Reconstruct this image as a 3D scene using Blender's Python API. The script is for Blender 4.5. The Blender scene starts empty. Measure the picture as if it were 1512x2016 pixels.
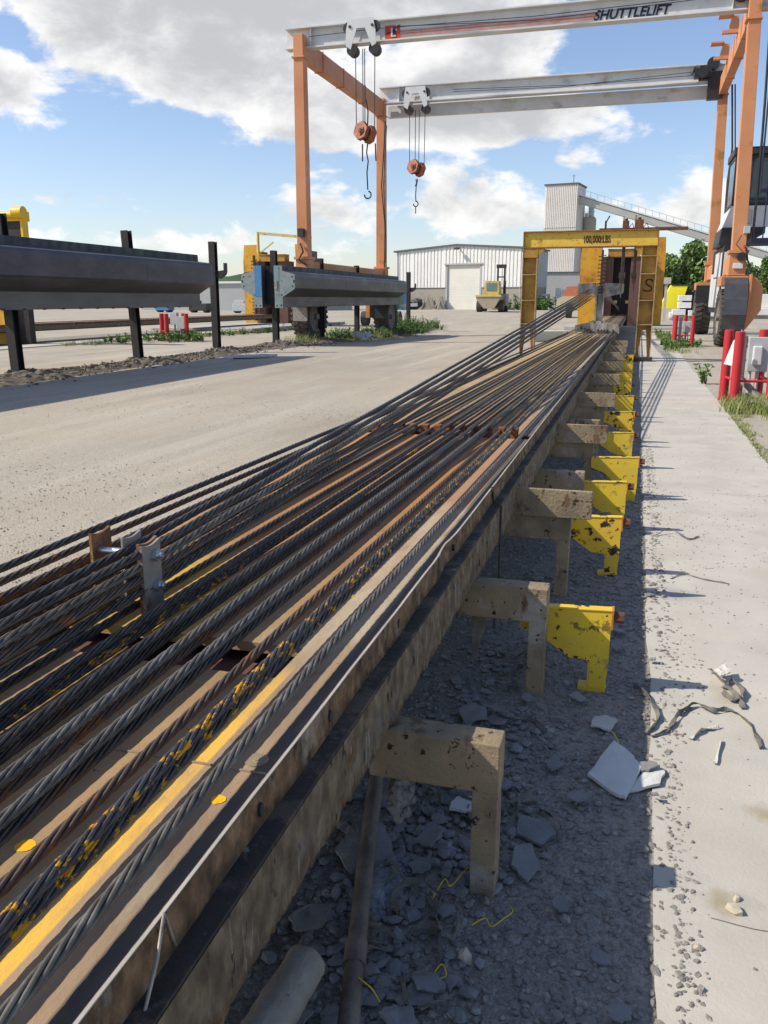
import bpy, math, random
from math import sin, cos, pi, radians as R
from mathutils import Vector, Matrix, noise as MN
random.seed(7)
SC = bpy.context.scene
COL = SC.collection
# ---------------------------------------------------------------- camera
FPX, PITCH, YAW, CAMH = 1650.0, math.atan(418/1650.0), R(16.339), 1.6
cd = bpy.data.cameras.new('camera'); cam = bpy.data.objects.new('camera', cd); COL.objects.link(cam)
cd.sensor_fit = 'VERTICAL'; cd.sensor_height = 24; cd.lens = 24*FPX/2016; cd.clip_start = .02; cd.clip_end = 4000
cam.location = (0, 0, CAMH); cam.rotation_euler = (pi/2-PITCH, 0, YAW)
SC.camera = cam
SC.render.resolution_x = 768; SC.render.resolution_y = 1024
# ---------------------------------------------------------------- sun, sky
SH = Vector((1.05, .40, -1.0)).normalized()          # direction in which sunlight travels
EL = math.asin(-SH.z); AZ = math.atan2(-SH.x, -SH.y)  # azimuth of the sun, clockwise from +Y
sl = bpy.data.lights.new('sun', 'SUN'); sl.energy = 4.8; sl.angle = R(.5); sl.color = (1, .935, .82)
so = bpy.data.objects.new('sun', sl); COL.objects.link(so); so.rotation_euler = SH.to_track_quat('-Z', 'Y').to_euler()
SC.view_settings.view_transform = 'Standard'; SC.view_settings.look = 'None'
SC.view_settings.exposure = .18; SC.view_settings.gamma = 1
W = bpy.data.worlds.new('World'); SC.world = W; W.use_nodes = True
wt = W.node_tree; wt.nodes.clear()
def wn(t, **k):
    n = wt.nodes.new(t)
    for a, b in k.items(): setattr(n, a, b)
    return n
def wl(a, b): wt.links.new(a, b)
def wm(op, a, b=None, c=None, clamp=False):
    n = wn('ShaderNodeMath', operation=op); n.use_clamp = clamp
    for i, x in enumerate((a, b, c)):
        if x is None: continue
        if isinstance(x, (int, float)): n.inputs[i].default_value = x
        else: wl(x, n.inputs[i])
    return n.outputs[0]
out = wn('ShaderNodeOutputWorld'); bg = wn('ShaderNodeBackground'); bg.inputs[1].default_value = .1
sky = wn('ShaderNodeTexSky', sky_type='NISHITA'); sky.sun_disc = False
sky.sun_elevation = EL; sky.sun_rotation = AZ; sky.air_density = 1.0; sky.dust_density = .6; sky.ozone_density = 1.6
tc = wn('ShaderNodeTexCoord'); sp = wn('ShaderNodeSeparateXYZ'); wl(tc.outputs['Generated'], sp.inputs[0])
azn = wm('MULTIPLY', wm('ARCTAN2', sp.outputs[0], sp.outputs[1]), 180/pi)
eln = wm('MULTIPLY', wm('ARCSINE', sp.outputs[2]), 180/pi)
# cumulus banks: azimuth, elevation, widths (degrees), weight
BL = [(-35, 17.5, 11, 3.8, .62), (-27, 13.5, 9, 3.2, .55), (-19.5, 10.8, 7.5, 2.9, .5), (-41, 12.2, 4, 2.3, .55),
      (-18, 18.5, 12, 2.6, .55), (-9.5, 15.3, 5.5, 2.6, .5), (-6.5, 10.9, 6.8, 2.0, .6), (-13, 11, 4.5, 2.2, .45),
      (-36.5, 5.9, 4, 1.1, .5), (-31, 3.6, 13, 1.0, .30), (-20, 5.3, 6, 1.7, .36), (-11.2, 6.8, 3.4, 2.0, .42),
      (-8, 5.0, 8, 1.5, .3), (3, 5.6, 5, 2.2, .32), (-4.4, 8, 1.8, .8, .3), (4, 10, 1.7, 1.2, .3), (-15, 2.0, 45, 1.4, .17),
      (-38.6, 14.3, 2.2, 1.5, -.55), (-30, 18.6, 2.3, 1.1, -.5), (-31, 8.2, 9, 1.25, -.35), (1, 16, 5, 4, -.35), (-12.5, 8.9, 5, .7, -.22), (0, 62, 500, 26, .2), (-25, 16, 15, 3.2, .18)]  # the wide high bank is unseen, added overhead to whiten the ambient light
cov = None
for a, e, sa, se, w_ in BL:
    d1 = wm('MULTIPLY', wm('SUBTRACT', azn, a), 1/sa); d2 = wm('MULTIPLY', wm('SUBTRACT', eln, e), 1/se)
    g = wm('EXPONENT', wm('MULTIPLY', wm('ADD', wm('MULTIPLY', d1, d1), wm('MULTIPLY', d2, d2)), -1.0))
    g = wm('MULTIPLY', g, w_); cov = g if cov is None else wm('ADD', cov, g)
def cloudnoise(dz, scale, det, rough=.55):
    c = wn('ShaderNodeCombineXYZ'); wl(sp.outputs[0], c.inputs[0]); wl(sp.outputs[1], c.inputs[1])
    wl(wm('MULTIPLY', wm('ADD', sp.outputs[2], dz), 1.9), c.inputs[2])
    n = wn('ShaderNodeTexNoise'); n.inputs['Scale'].default_value = scale; n.inputs['Detail'].default_value = det
    n.inputs['Roughness'].default_value = rough; n.inputs['Distortion'].default_value = .25; wl(c.outputs[0], n.inputs['Vector'])
    return n.outputs['Fac']
n1 = cloudnoise(0, 9, 10, .6); n2 = cloudnoise(.03, 9, 9, .62); n3 = cloudnoise(.5, 4.2, 6)
dens_in = wm('ADD', wm('ADD', cov, .085), wm('MULTIPLY', wm('SUBTRACT', n1, .5), 1.5))
def sstep(x, a, b):
    m = wn('ShaderNodeMapRange', interpolation_type='SMOOTHSTEP'); wl(x, m.inputs[0])
    m.inputs[1].default_value = a; m.inputs[2].default_value = b; m.inputs[3].default_value = 0; m.inputs[4].default_value = 1
    return m.outputs[0]
dens = sstep(dens_in, .34, .53)
# grey where much cloud lies above (self-shaded bases), white at the tops
shade_in = wm('ADD', wm('ADD', cov, wm('MULTIPLY', wm('SUBTRACT', n2, .5), 1.6)), wm('MULTIPLY', wm('SUBTRACT', n3, .5), 1.1))
shade = sstep(shade_in, .2, .9)
cw = wn('ShaderNodeMix', data_type='RGBA'); cw.inputs['A'].default_value = (9.7, 9.55, 9.35, 1); cw.inputs['B'].default_value = (5.3, 5.3, 5.4, 1)
wl(shade, cw.inputs['Factor'])
sk = wn('ShaderNodeMix', data_type='RGBA', blend_type='MULTIPLY'); sk.inputs['Factor'].default_value = 1
wl(sky.outputs[0], sk.inputs['A']); sk.inputs['B'].default_value = (1.42, 1.38, 1.48, 1)
mx = wn('ShaderNodeMix', data_type='RGBA'); wl(wm('MULTIPLY', dens, .94), mx.inputs['Factor'])
wl(sk.outputs['Result'], mx.inputs['A']); wl(cw.outputs['Result'], mx.inputs['B'])
wl(mx.outputs['Result'], bg.inputs[0]); wl(bg.outputs[0], out.inputs[0])
try:
    W.cycles.sampling_method = 'MANUAL'; W.cycles.sample_map_resolution = 1024
except Exception: pass

# ---------------------------------------------------------------- materials
def lin(c):
    if isinstance(c, str):
        c = tuple(int(c[i:i+2], 16)/255 for i in (0, 2, 4)); c = tuple(x/12.92 if x <= .04045 else ((x+.055)/1.055)**2.4 for x in c)
    return (c[0], c[1], c[2], 1)
_mats = {}
def mat(name, c1, c2=None, c3=None, scale=3., detail=8, rough=.8, metal=0., bump=.15, bscale=60., rust=None, stretch=(1, 1, 1), spots=None, spec=.4, paint=None, rvar=.1, stains=None):
    """noise-varied colour; rust=(colour, threshold, scale[, softness[, stretch]]) hard patches; spots the same again on top"""
    if name in _mats: return _mats[name]
    m = bpy.data.materials.new(name); _mats[name] = m; m.use_nodes = True
    t = m.node_tree; b = t.nodes['Principled BSDF']
    geo = t.nodes.new('ShaderNodeNewGeometry'); L = t.links.new
    def vec(st):
        mp = t.nodes.new('ShaderNodeVectorMath'); mp.operation = 'MULTIPLY'; L(geo.outputs['Position'], mp.inputs[0]); mp.inputs[1].default_value = st
        return mp.outputs[0]
    def nz(sc, st=(1, 1, 1), det=detail, ro=.6):
        n = t.nodes.new('ShaderNodeTexNoise'); n.inputs['Scale'].default_value = sc; n.inputs['Detail'].default_value = det; n.inputs['Roughness'].default_value = ro
        L(vec(st), n.inputs['Vector']); return n.outputs['Fac']
    base = nz(scale, stretch)
    rp = t.nodes.new('ShaderNodeValToRGB'); e = rp.color_ramp.elements
    c2 = c2 or tuple(x*.82 for x in lin(c1)[:3])
    if c3 is None:
        e[0].position = .32; e[0].color = lin(c2); e[1].position = .68; e[1].color = lin(c1)
    else:
        e[0].position = .3; e[0].color = lin(c3); e[1].position = .7; e[1].color = lin(c1); k = e.new(.5); k.color = lin(c2)
    L(base, rp.inputs[0]); colr = rp.outputs[0]
    rs = None
    for k, it in enumerate((rust, spots)):
        if not it: continue
        for it1 in (it if isinstance(it, list) else [it]):
            cc, th, sc = it1[:3]; soft = it1[3] if len(it1) > 3 else .04; st = it1[4] if len(it1) > 4 else (1, 1, 1)
            f = nz(sc, st, 9, .65)
            mr = t.nodes.new('ShaderNodeMapRange'); mr.inputs[1].default_value = th; mr.inputs[2].default_value = th+soft; L(f, mr.inputs[0])
            mx = t.nodes.new('ShaderNodeMix'); mx.data_type = 'RGBA'; L(mr.outputs[0], mx.inputs['Factor']); L(colr, mx.inputs['A'])
            v2 = t.nodes.new('ShaderNodeMix'); v2.data_type = 'RGBA'; v2.inputs['A'].default_value = tuple(x*.55 for x in lin(cc)[:3])+(1,); v2.inputs['B'].default_value = lin(cc)
            L(nz(sc*3), v2.inputs['Factor']); L(v2.outputs['Result'], mx.inputs['B']); colr = mx.outputs['Result']
    if paint:      # list of (axis boxes): (xmin,xmax,ymin,ymax,colour): paint, grime and painted shade on the surface, each at its own place
        sx = t.nodes.new('ShaderNodeSeparateXYZ'); L(geo.outputs['Position'], sx.inputs[0])
        nn = nz(18, (1, .35, 1), 6)
        for (x0, x1, y0, y1, cc, amt) in paint:
            def band(o, a, c, s):
                q = t.nodes.new('ShaderNodeMath'); q.operation = 'SUBTRACT'; L(o, q.inputs[0]); q.inputs[1].default_value = (a+c)/2
                q2 = t.nodes.new('ShaderNodeMath'); q2.operation = 'ABSOLUTE'; L(q.outputs[0], q2.inputs[0])
                q3 = t.nodes.new('ShaderNodeMapRange'); L(q2.outputs[0], q3.inputs[0]); q3.inputs[1].default_value = (c-a)/2+s; q3.inputs[2].default_value = max((c-a)/2-s, 0); return q3.outputs[0]
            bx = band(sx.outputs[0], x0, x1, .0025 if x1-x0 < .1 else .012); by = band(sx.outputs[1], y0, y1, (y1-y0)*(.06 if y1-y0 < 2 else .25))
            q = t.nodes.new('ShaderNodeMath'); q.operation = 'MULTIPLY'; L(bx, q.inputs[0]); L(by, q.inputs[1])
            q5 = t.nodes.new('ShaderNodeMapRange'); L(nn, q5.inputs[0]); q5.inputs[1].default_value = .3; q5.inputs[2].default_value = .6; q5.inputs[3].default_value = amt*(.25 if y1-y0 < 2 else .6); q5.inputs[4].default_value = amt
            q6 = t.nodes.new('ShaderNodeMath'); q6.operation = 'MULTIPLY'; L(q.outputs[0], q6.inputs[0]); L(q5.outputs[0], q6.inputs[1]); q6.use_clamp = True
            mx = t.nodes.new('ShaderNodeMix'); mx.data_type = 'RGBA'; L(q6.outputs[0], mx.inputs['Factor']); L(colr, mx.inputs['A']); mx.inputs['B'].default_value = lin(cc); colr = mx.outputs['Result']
    for (cx, cy, rad, cc) in (stains or []):
        nv = t.nodes.new('ShaderNodeTexNoise'); nv.inputs['Scale'].default_value = 1.6/rad; nv.inputs['Detail'].default_value = 6; L(geo.outputs['Position'], nv.inputs['Vector'])
        dv = t.nodes.new('ShaderNodeVectorMath'); dv.operation = 'DISTANCE'; L(geo.outputs['Position'], dv.inputs[0]); dv.inputs[1].default_value = (cx, cy, .012)
        dd = t.nodes.new('ShaderNodeMath'); dd.operation = 'MULTIPLY_ADD'; L(nv.outputs['Fac'], dd.inputs[0]); dd.inputs[1].default_value = rad*1.1; L(dv.outputs['Value'], dd.inputs[2])
        mr = t.nodes.new('ShaderNodeMapRange'); mr.interpolation_type = 'SMOOTHSTEP'; L(dd.outputs[0], mr.inputs[0]); mr.inputs[1].default_value = rad*.45; mr.inputs[2].default_value = rad*1.35; mr.inputs[3].default_value = .85; mr.inputs[4].default_value = 0
        mx = t.nodes.new('ShaderNodeMix'); mx.data_type = 'RGBA'; L(mr.outputs[0], mx.inputs['Factor']); L(colr, mx.inputs['A']); mx.inputs['B'].default_value = lin(cc); colr = mx.outputs['Result']
    L(colr, b.inputs['Base Color']); b.inputs['Metallic'].default_value = metal
    b.inputs['Specular IOR Level'].default_value = spec
    mr = t.nodes.new('ShaderNodeMapRange'); L(base, mr.inputs[0]); mr.inputs[1].default_value = .3; mr.inputs[2].default_value = .7
    mr.inputs[3].default_value = min(1, rough+rvar); mr.inputs[4].default_value = max(.05, rough-rvar); L(mr.outputs[0], b.inputs['Roughness'])
    if bump:
        bp = t.nodes.new('ShaderNodeBump'); bp.inputs['Strength'].default_value = min(1, bump*2); bp.inputs['Distance'].default_value = .01
        L(nz(bscale, stretch, 6, .7), bp.inputs['Height']); L(bp.outputs[0], b.inputs['Normal'])
    return m

RUSTC = (.17, .055, .018)
M_crane = mat('orange_paint', (.60, .27, .12), (.50, .20, .09), scale=.7, rough=.55, bump=.03, rust=((.42, .20, .04), .60, 1.1, .1), spots=(RUSTC, .69, 6., .02))
M_white = mat('white_steel_paint', (.66, .66, .63), (.54, .545, .54), scale=.8, rough=.45, bump=.02, rust=((.42, .36, .27), .57, 1.4, .16, (.5, 1, 1)), spots=((.12, .07, .05), .72, 5, .02))
M_black = mat('black_paint', (.018, .018, .02), (.03, .028, .028), rough=.5, bump=.04, spots=((.10, .05, .03), .66, 4, .05))
M_dsteel = mat('dark_steel', (.035, .034, .036), (.055, .045, .04), (.02, .02, .022), scale=4, rough=.6, metal=.2, bump=.1)
M_postm = mat('post_steel', (.030, .024, .022), (.018, .016, .016), scale=5, rough=.6, bump=.1, rust=((.07, .035, .02), .56, 6, .1))
M_formlow = mat('form_steel_pale', (.17, .16, .145), (.12, .113, .105), scale=1.6, rough=.55, metal=.2, bump=.04, stretch=(1, .4, 1.5), spots=((.09, .07, .05), .66, 9, .05, (1, 1, .3)))  # lower web of the forms, a paler grey than the rest
M_form = mat('form_steel', (.095, .09, .105), (.062, .060, .068), (.12, .115, .115), scale=1.4, rough=.42, metal=.35, bump=.03, stretch=(1, .5, 1.2), rust=((.095, .088, .085), .55, 3.4, .15), spots=((.16, .16, .17), .72, 16, .03, (1, 1, .3)))
M_formtop = mat('weathered_form_steel', (.085, .10, .10), (.035, .04, .045), scale=3, rough=.6, metal=.2, bump=.05, stretch=(1, 1, .5))
M_plate = mat('galvanised_plate', (.30, .33, .32), (.20, .24, .24), scale=4, rough=.45, metal=.35, bump=.05, rust=((.09, .20, .22), .58, 5, .1), spots=((.08, .05, .03), .68, 18, .02))
M_blue = mat('blue_paint', (.03, .18, .42), (.08, .22, .36), scale=6, rough=.5, rust=((.22, .26, .26), .60, 8, .06))
M_yel = mat('yellow_paint', (.80, .50, .02), (.70, .44, .03), scale=4, rough=.5, bump=.05, rust=((.09, .035, .015), .635, 14, .012), spots=((.42, .16, .02), .66, 5, .06))
M_yelchip = mat('chipped_yellow_paint', (.80, .52, .03), (.66, .44, .05), scale=5, rough=.5, bump=.08, rust=((.05, .03, .03), .55, 16, .012), spots=((.30, .12, .02), .66, 5, .06))
M_yelsmall = mat('bright_yellow_paint', (.76, .54, .04), (.64, .44, .05), scale=6, rough=.45, bump=.05, rust=[((.30, .20, .05), .60, 12, .05), ((.06, .028, .015), .63, 30, .012)], spots=((.40, .28, .10), .585, 7, .1))
M_yelrust = mat('weathered_yellow_paint', (.54, .33, .05), (.40, .22, .035), (.26, .12, .03), scale=1.7, rough=.6, bump=.08, rust=[((.24, .09, .03), .53, 2.6, .14, (1, 1, .5)), ((.50, .44, .16), .62, 3, .1)], spots=((.06, .03, .015), .64, 13, .03))
M_yelslab = mat('yellow_plate_paint', (.70, .40, .03), (.58, .29, .025), scale=1.6, rough=.6, bump=.06, rust=[((.38, .13, .03), .49, .8, .16, (1, 1, 1)), ((.50, .22, .03), .58, 3.5, .1)], spots=((.12, .05, .02), .66, 9, .04, (1, 1, .4)))
M_comb = mat('bright_rusty_steel', (.34, .15, .06), (.22, .09, .04), (.12, .055, .035), scale=14, rough=.8, bump=.25)
M_rust = mat('rusty_steel', (.20, .075, .035), (.13, .05, .03), (.08, .04, .03), scale=6, rough=.8, bump=.25)
M_brown = mat('brown_primer', (.155, .075, .055), (.12, .06, .05), scale=2, rough=.7, bump=.08, rust=((.22, .075, .02), .6, 4, .1))
M_beige = mat('concrete_splashed_beige_steel', (.37, .28, .16), (.29, .225, .14), (.18, .145, .10), scale=6, rough=.85, bump=.6, bscale=60, rust=[((.50, .46, .39), .54, 5, .14), ((.21, .12, .06), .57, 8, .06, (1, 1, .35))], spots=((.06, .028, .015), .60, 26, .03))
M_bedside = mat('bed_side_dirty_steel', (.34, .215, .11), (.17, .10, .05), (.045, .03, .02), scale=24, rough=.8, bump=.9, bscale=80, stretch=(1, .8, .7), rust=[((.46, .39, .28), .57, 8, .10, (1, .6, .4)), ((.24, .11, .04), .58, 5, .10), ((.03, .024, .02), .56, 16, .09, (1, 1, .6))], spots=((.20, .10, .05), .66, 30, .03))
M_bedlow = mat('bed_lower_mortar_crusted', (.30, .235, .15), (.18, .135, .085), (.09, .065, .045), scale=20, rough=.95, bump=1, bscale=90, stretch=(1, 1, .7), rust=[((.27, .27, .25), .56, 6, .12), ((.19, .10, .04), .57, 9, .1), ((.40, .37, .30), .60, 60, .05, (1, 1, .12))], spots=((.04, .033, .027), .60, 26, .05, (1, 1, .45)))
M_ledge = mat('black_oily_ledge', (.030, .026, .024), (.06, .045, .034), scale=14, rough=.8, bump=.6, rust=[((.17, .125, .085), .49, 10, .1), ((.34, .33, .31), .64, 12, .03)])
M_lip = mat('worn_bright_edge', (.52, .48, .40), (.33, .29, .23), scale=30, rough=.5, metal=.1, bump=.1, stretch=(1, .2, 1))
M_deck = mat('bed_deck_steel', (.43, .28, .15), (.34, .215, .115), (.23, .145, .08), scale=5.5, rough=.62, bump=.12, bscale=90, stretch=(1, .4, 1),
    rust=[((.46, .40, .27), .58, 4, .12, (1, .4, 1)), ((.20, .09, .04), .60, 9, .1, (1, .5, 1)), ((.07, .045, .03), .66, 40, .02)],
    paint=[(-1.9, -.66, 2.9, 6.4, (.45, .15, .03), .80), (-.796, -.764, .45, 1.76, (.92, .50, .005), .95), (-.664, -.590, -3, 60, (.016, .013, .012), 1.7), (-.80, -.50, 5.2, 40, (.40, .37, .31), .75),  # near-black band along the lip: grime plus the strand's shadow put into colour
           (-.80, -.655, 1.95, 3.6, (.50, .43, .31), .7), (-1.75, -1.12, 1.85, 2.6, (.70, .42, .03), .8), (-1.9, -.78, 7, 48, (.50, .38, .14), .55)])
M_decksplash = mat('deck_paint_splash', (.95, .5, .01), (.85, .42, .01), rough=.6, bump=.02)
M_conc = mat('slab_concrete', (.53, .485, .41), (.465, .43, .365), (.40, .37, .31), scale=1.6, rough=.92, bump=.14, bscale=70, rust=((.44, .40, .33), .59, 2.6, .15), spots=((.64, .62, .59), .60, 1.3, .2), stains=[(.335, 2.13, .10, (.30, .24, .14)), (.50, 2.60, .09, (.30, .24, .14)), (.47, 3.45, .2, (.36, .31, .23)), (.9, 5.2, .35, (.42, .38, .31)), (.32, 4.7, .25, (.33, .31, .28)), (.28, 1.6, .10, (.36, .33, .29))])
M_conc2 = mat('grey_concrete', (.44, .42, .37), (.34, .32, .28), scale=1.2, rough=.95, bump=.2, bscale=30, rust=((.25, .22, .17), .6, 2, .15, (1, 1, .4)))
M_block = mat('concrete_block_wall', (.34, .31, .26), (.29, .265, .22), scale=2, rough=.95, bump=.1, rust=((.2, .18, .15), .62, 1, .1))
M_panel = mat('white_sheet_metal', (.74, .73, .69), (.67, .66, .62), scale=.6, rough=.55, bump=0, rust=((.5, .47, .4), .66, 1.2, .2, (1, 1, .15)))
M_towerm = mat('beige_sheet_metal', (.74, .70, .63), (.66, .62, .56), scale=.3, rough=.6, bump=0, rust=((.40, .36, .30), .62, .8, .2, (1, 1, .12)))
M_greym = mat('grey_sheet_metal', (.40, .41, .40), (.36, .37, .36), scale=.5, rough=.6, bump=0)
M_roofedge = mat('dark_trim', (.10, .11, .11), rough=.6)
M_cream = mat('cream_door', (.68, .66, .58), (.62, .60, .53), scale=.7, rough=.6, bump=0)
M_red = mat('red_paint', (.52, .028, .035), (.42, .025, .03), scale=3, rough=.5, bump=.05, rust=((.36, .05, .03), .6, 6, .1), spots=((.10, .08, .05), .70, 24, .01))
M_box = mat('grey_enclosure', (.46, .48, .47), (.40, .42, .42), scale=4, rough=.5, bump=.02)
M_boxd = mat('dark_grey_enclosure', (.13, .14, .15), (.10, .11, .12), scale=4, rough=.5, bump=.02)
M_tyre = mat('dusty_tyre', (.075, .065, .055), (.05, .045, .04), scale=5, rough=.95, bump=.3, rust=((.16, .13, .10), .55, 4, .15))
M_rim = mat('grey_rim', (.24, .22, .19), (.16, .14, .12), scale=6, rough=.7)
M_glass = mat('tinted_glass', (.02, .03, .035), rough=.08, bump=0, spec=.8)
M_zinc = mat('bright_zinc', (.55, .58, .62), (.42, .44, .47), scale=20, rough=.3, metal=.85, bump=.04)
M_silver = mat('worn_aluminium', (.36, .335, .30), (.26, .235, .205), scale=14, rough=.5, metal=.35, bump=.1, rust=((.20, .10, .05), .56, 16, .08))
M_holdrust = mat('bright_rust_plate', (.32, .15, .06), (.20, .09, .04), (.11, .055, .035), scale=22, rough=.75, bump=.25, rust=((.40, .26, .12), .60, 24, .06))
M_str = [mat('strand_steel_dark', (.120, .100, .082), (.070, .058, .048), (.038, .032, .027), scale=26, rough=.36, metal=.3, bump=.02, bscale=300, rust=((.16, .08, .035), .58, 7, .12), rvar=.06),
         mat('strand_steel_grey', (.24, .21, .17), (.15, .13, .105), (.08, .07, .058), scale=22, rough=.42, metal=.25, bump=.02, bscale=300, rust=((.26, .20, .11), .56, 8, .12), rvar=.06),
         mat('strand_steel_rusty', (.16, .11, .08), (.09, .065, .05), scale=22, rough=.45, metal=.25, bump=.02, bscale=300, rust=((.36, .14, .035), .56, 10, .08), spots=((.85, .42, .02), .66, 30, .03), rvar=.06),
         mat('strand_steel_spotted', (.10, .090, .085), (.055, .05, .047), scale=22, rough=.38, metal=.25, bump=.02, bscale=300, rust=((.92, .44, .01), .555, 42, .03, (1, .6, 1)), spots=((.60, .48, .05), .66, 30, .03), rvar=.06)]
M_pipe = mat('dirty_pipe', (.22, .18, .14), (.11, .085, .065), scale=9, rough=.9, bump=.4, bscale=40, rust=((.28, .26, .24), .62, 9, .1))
M_palepipe = mat('pale_mortar_pipe', (.36, .32, .27), (.27, .24, .19), scale=9, rough=.95, bump=.5, bscale=40, spots=((.12, .09, .06), .66, 16, .03))
M_wood = mat('grey_wood', (.30, .27, .21), (.20, .18, .14), scale=8, rough=.9, bump=.2)
M_flake = mat('mortar_flake', (.27, .265, .26), (.19, .186, .18), scale=9, rough=.95, bump=.3, bscale=80)
M_cloth = mat('pale_cloth', (.55, .53, .48), (.44, .42, .37), scale=7, rough=.95, bump=.3, bscale=60, rust=((.33, .29, .22), .62, 8, .1))
M_strip = mat('mortar_coated_strap', (.20, .185, .155), (.11, .10, .09), scale=14, rough=.95, bump=.3)
M_wire = mat('yellow_wire', (.70, .55, .03), rough=.5, bump=0)
M_redl = mat('logo_red', (.60, .06, .03), rough=.5, bump=0, scale=3)
M_stripe = mat('faded_red_stripe', (.42, .14, .11), (.52, .28, .24), rough=.6, bump=0, scale=4)
M_navy = mat('navy_paint', (.012, .016, .05), rough=.6, bump=0)
M_ink = mat('black_stencil_paint', (.02, .018, .015), (.04, .03, .02), rough=.8, bump=0)
M_leaf = mat('weed_leaf', (.11, .20, .035), (.05, .11, .02), scale=5, rough=.6, bump=0)
M_leaf2 = mat('dry_weed_leaf', (.34, .32, .12), (.16, .24, .05), scale=5, rough=.6, bump=0)
M_tree = mat('tree_leaf', (.17, .26, .07), (.08, .14, .035), scale=.5, rough=.65, bump=0)
M_bark = mat('bark', (.10, .08, .06), rough=.9, bump=.2)
M_soil = mat('dark_soil', (.20, .16, .12), (.12, .097, .073), (.30, .25, .19), scale=7, rough=1, bump=.9, bscale=26)
M_stone = mat('gravel_stone', (.29, .265, .23), (.19, .175, .155), (.41, .38, .335), scale=30, rough=.95, bump=.2, bscale=150)
M_rstone = mat('yard_stone', (.50, .44, .34), (.42, .37, .28), (.60, .54, .44), scale=7, rough=.95, bump=.2, bscale=150)
M_brite = mat('bright_yellow_canvas', (.86, .76, .02), (.80, .68, .02), scale=2, rough=.6, bump=0)
M_green = mat('faded_green_paint', (.10, .20, .15), (.07, .14, .11), scale=4, rough=.6)
M_orange2 = mat('faded_orange_paint', (.50, .17, .08), (.42, .13, .06), scale=3, rough=.6)
M_fork = mat('faded_yellow_body', (.66, .50, .13), (.56, .42, .12), scale=2, rough=.6, bump=0, rust=((.32, .25, .17), .55, 1.5, .1))
M_forklow = mat('dusty_tan_body', (.40, .33, .24), (.33, .27, .20), scale=2, rough=.8, bump=0)

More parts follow.
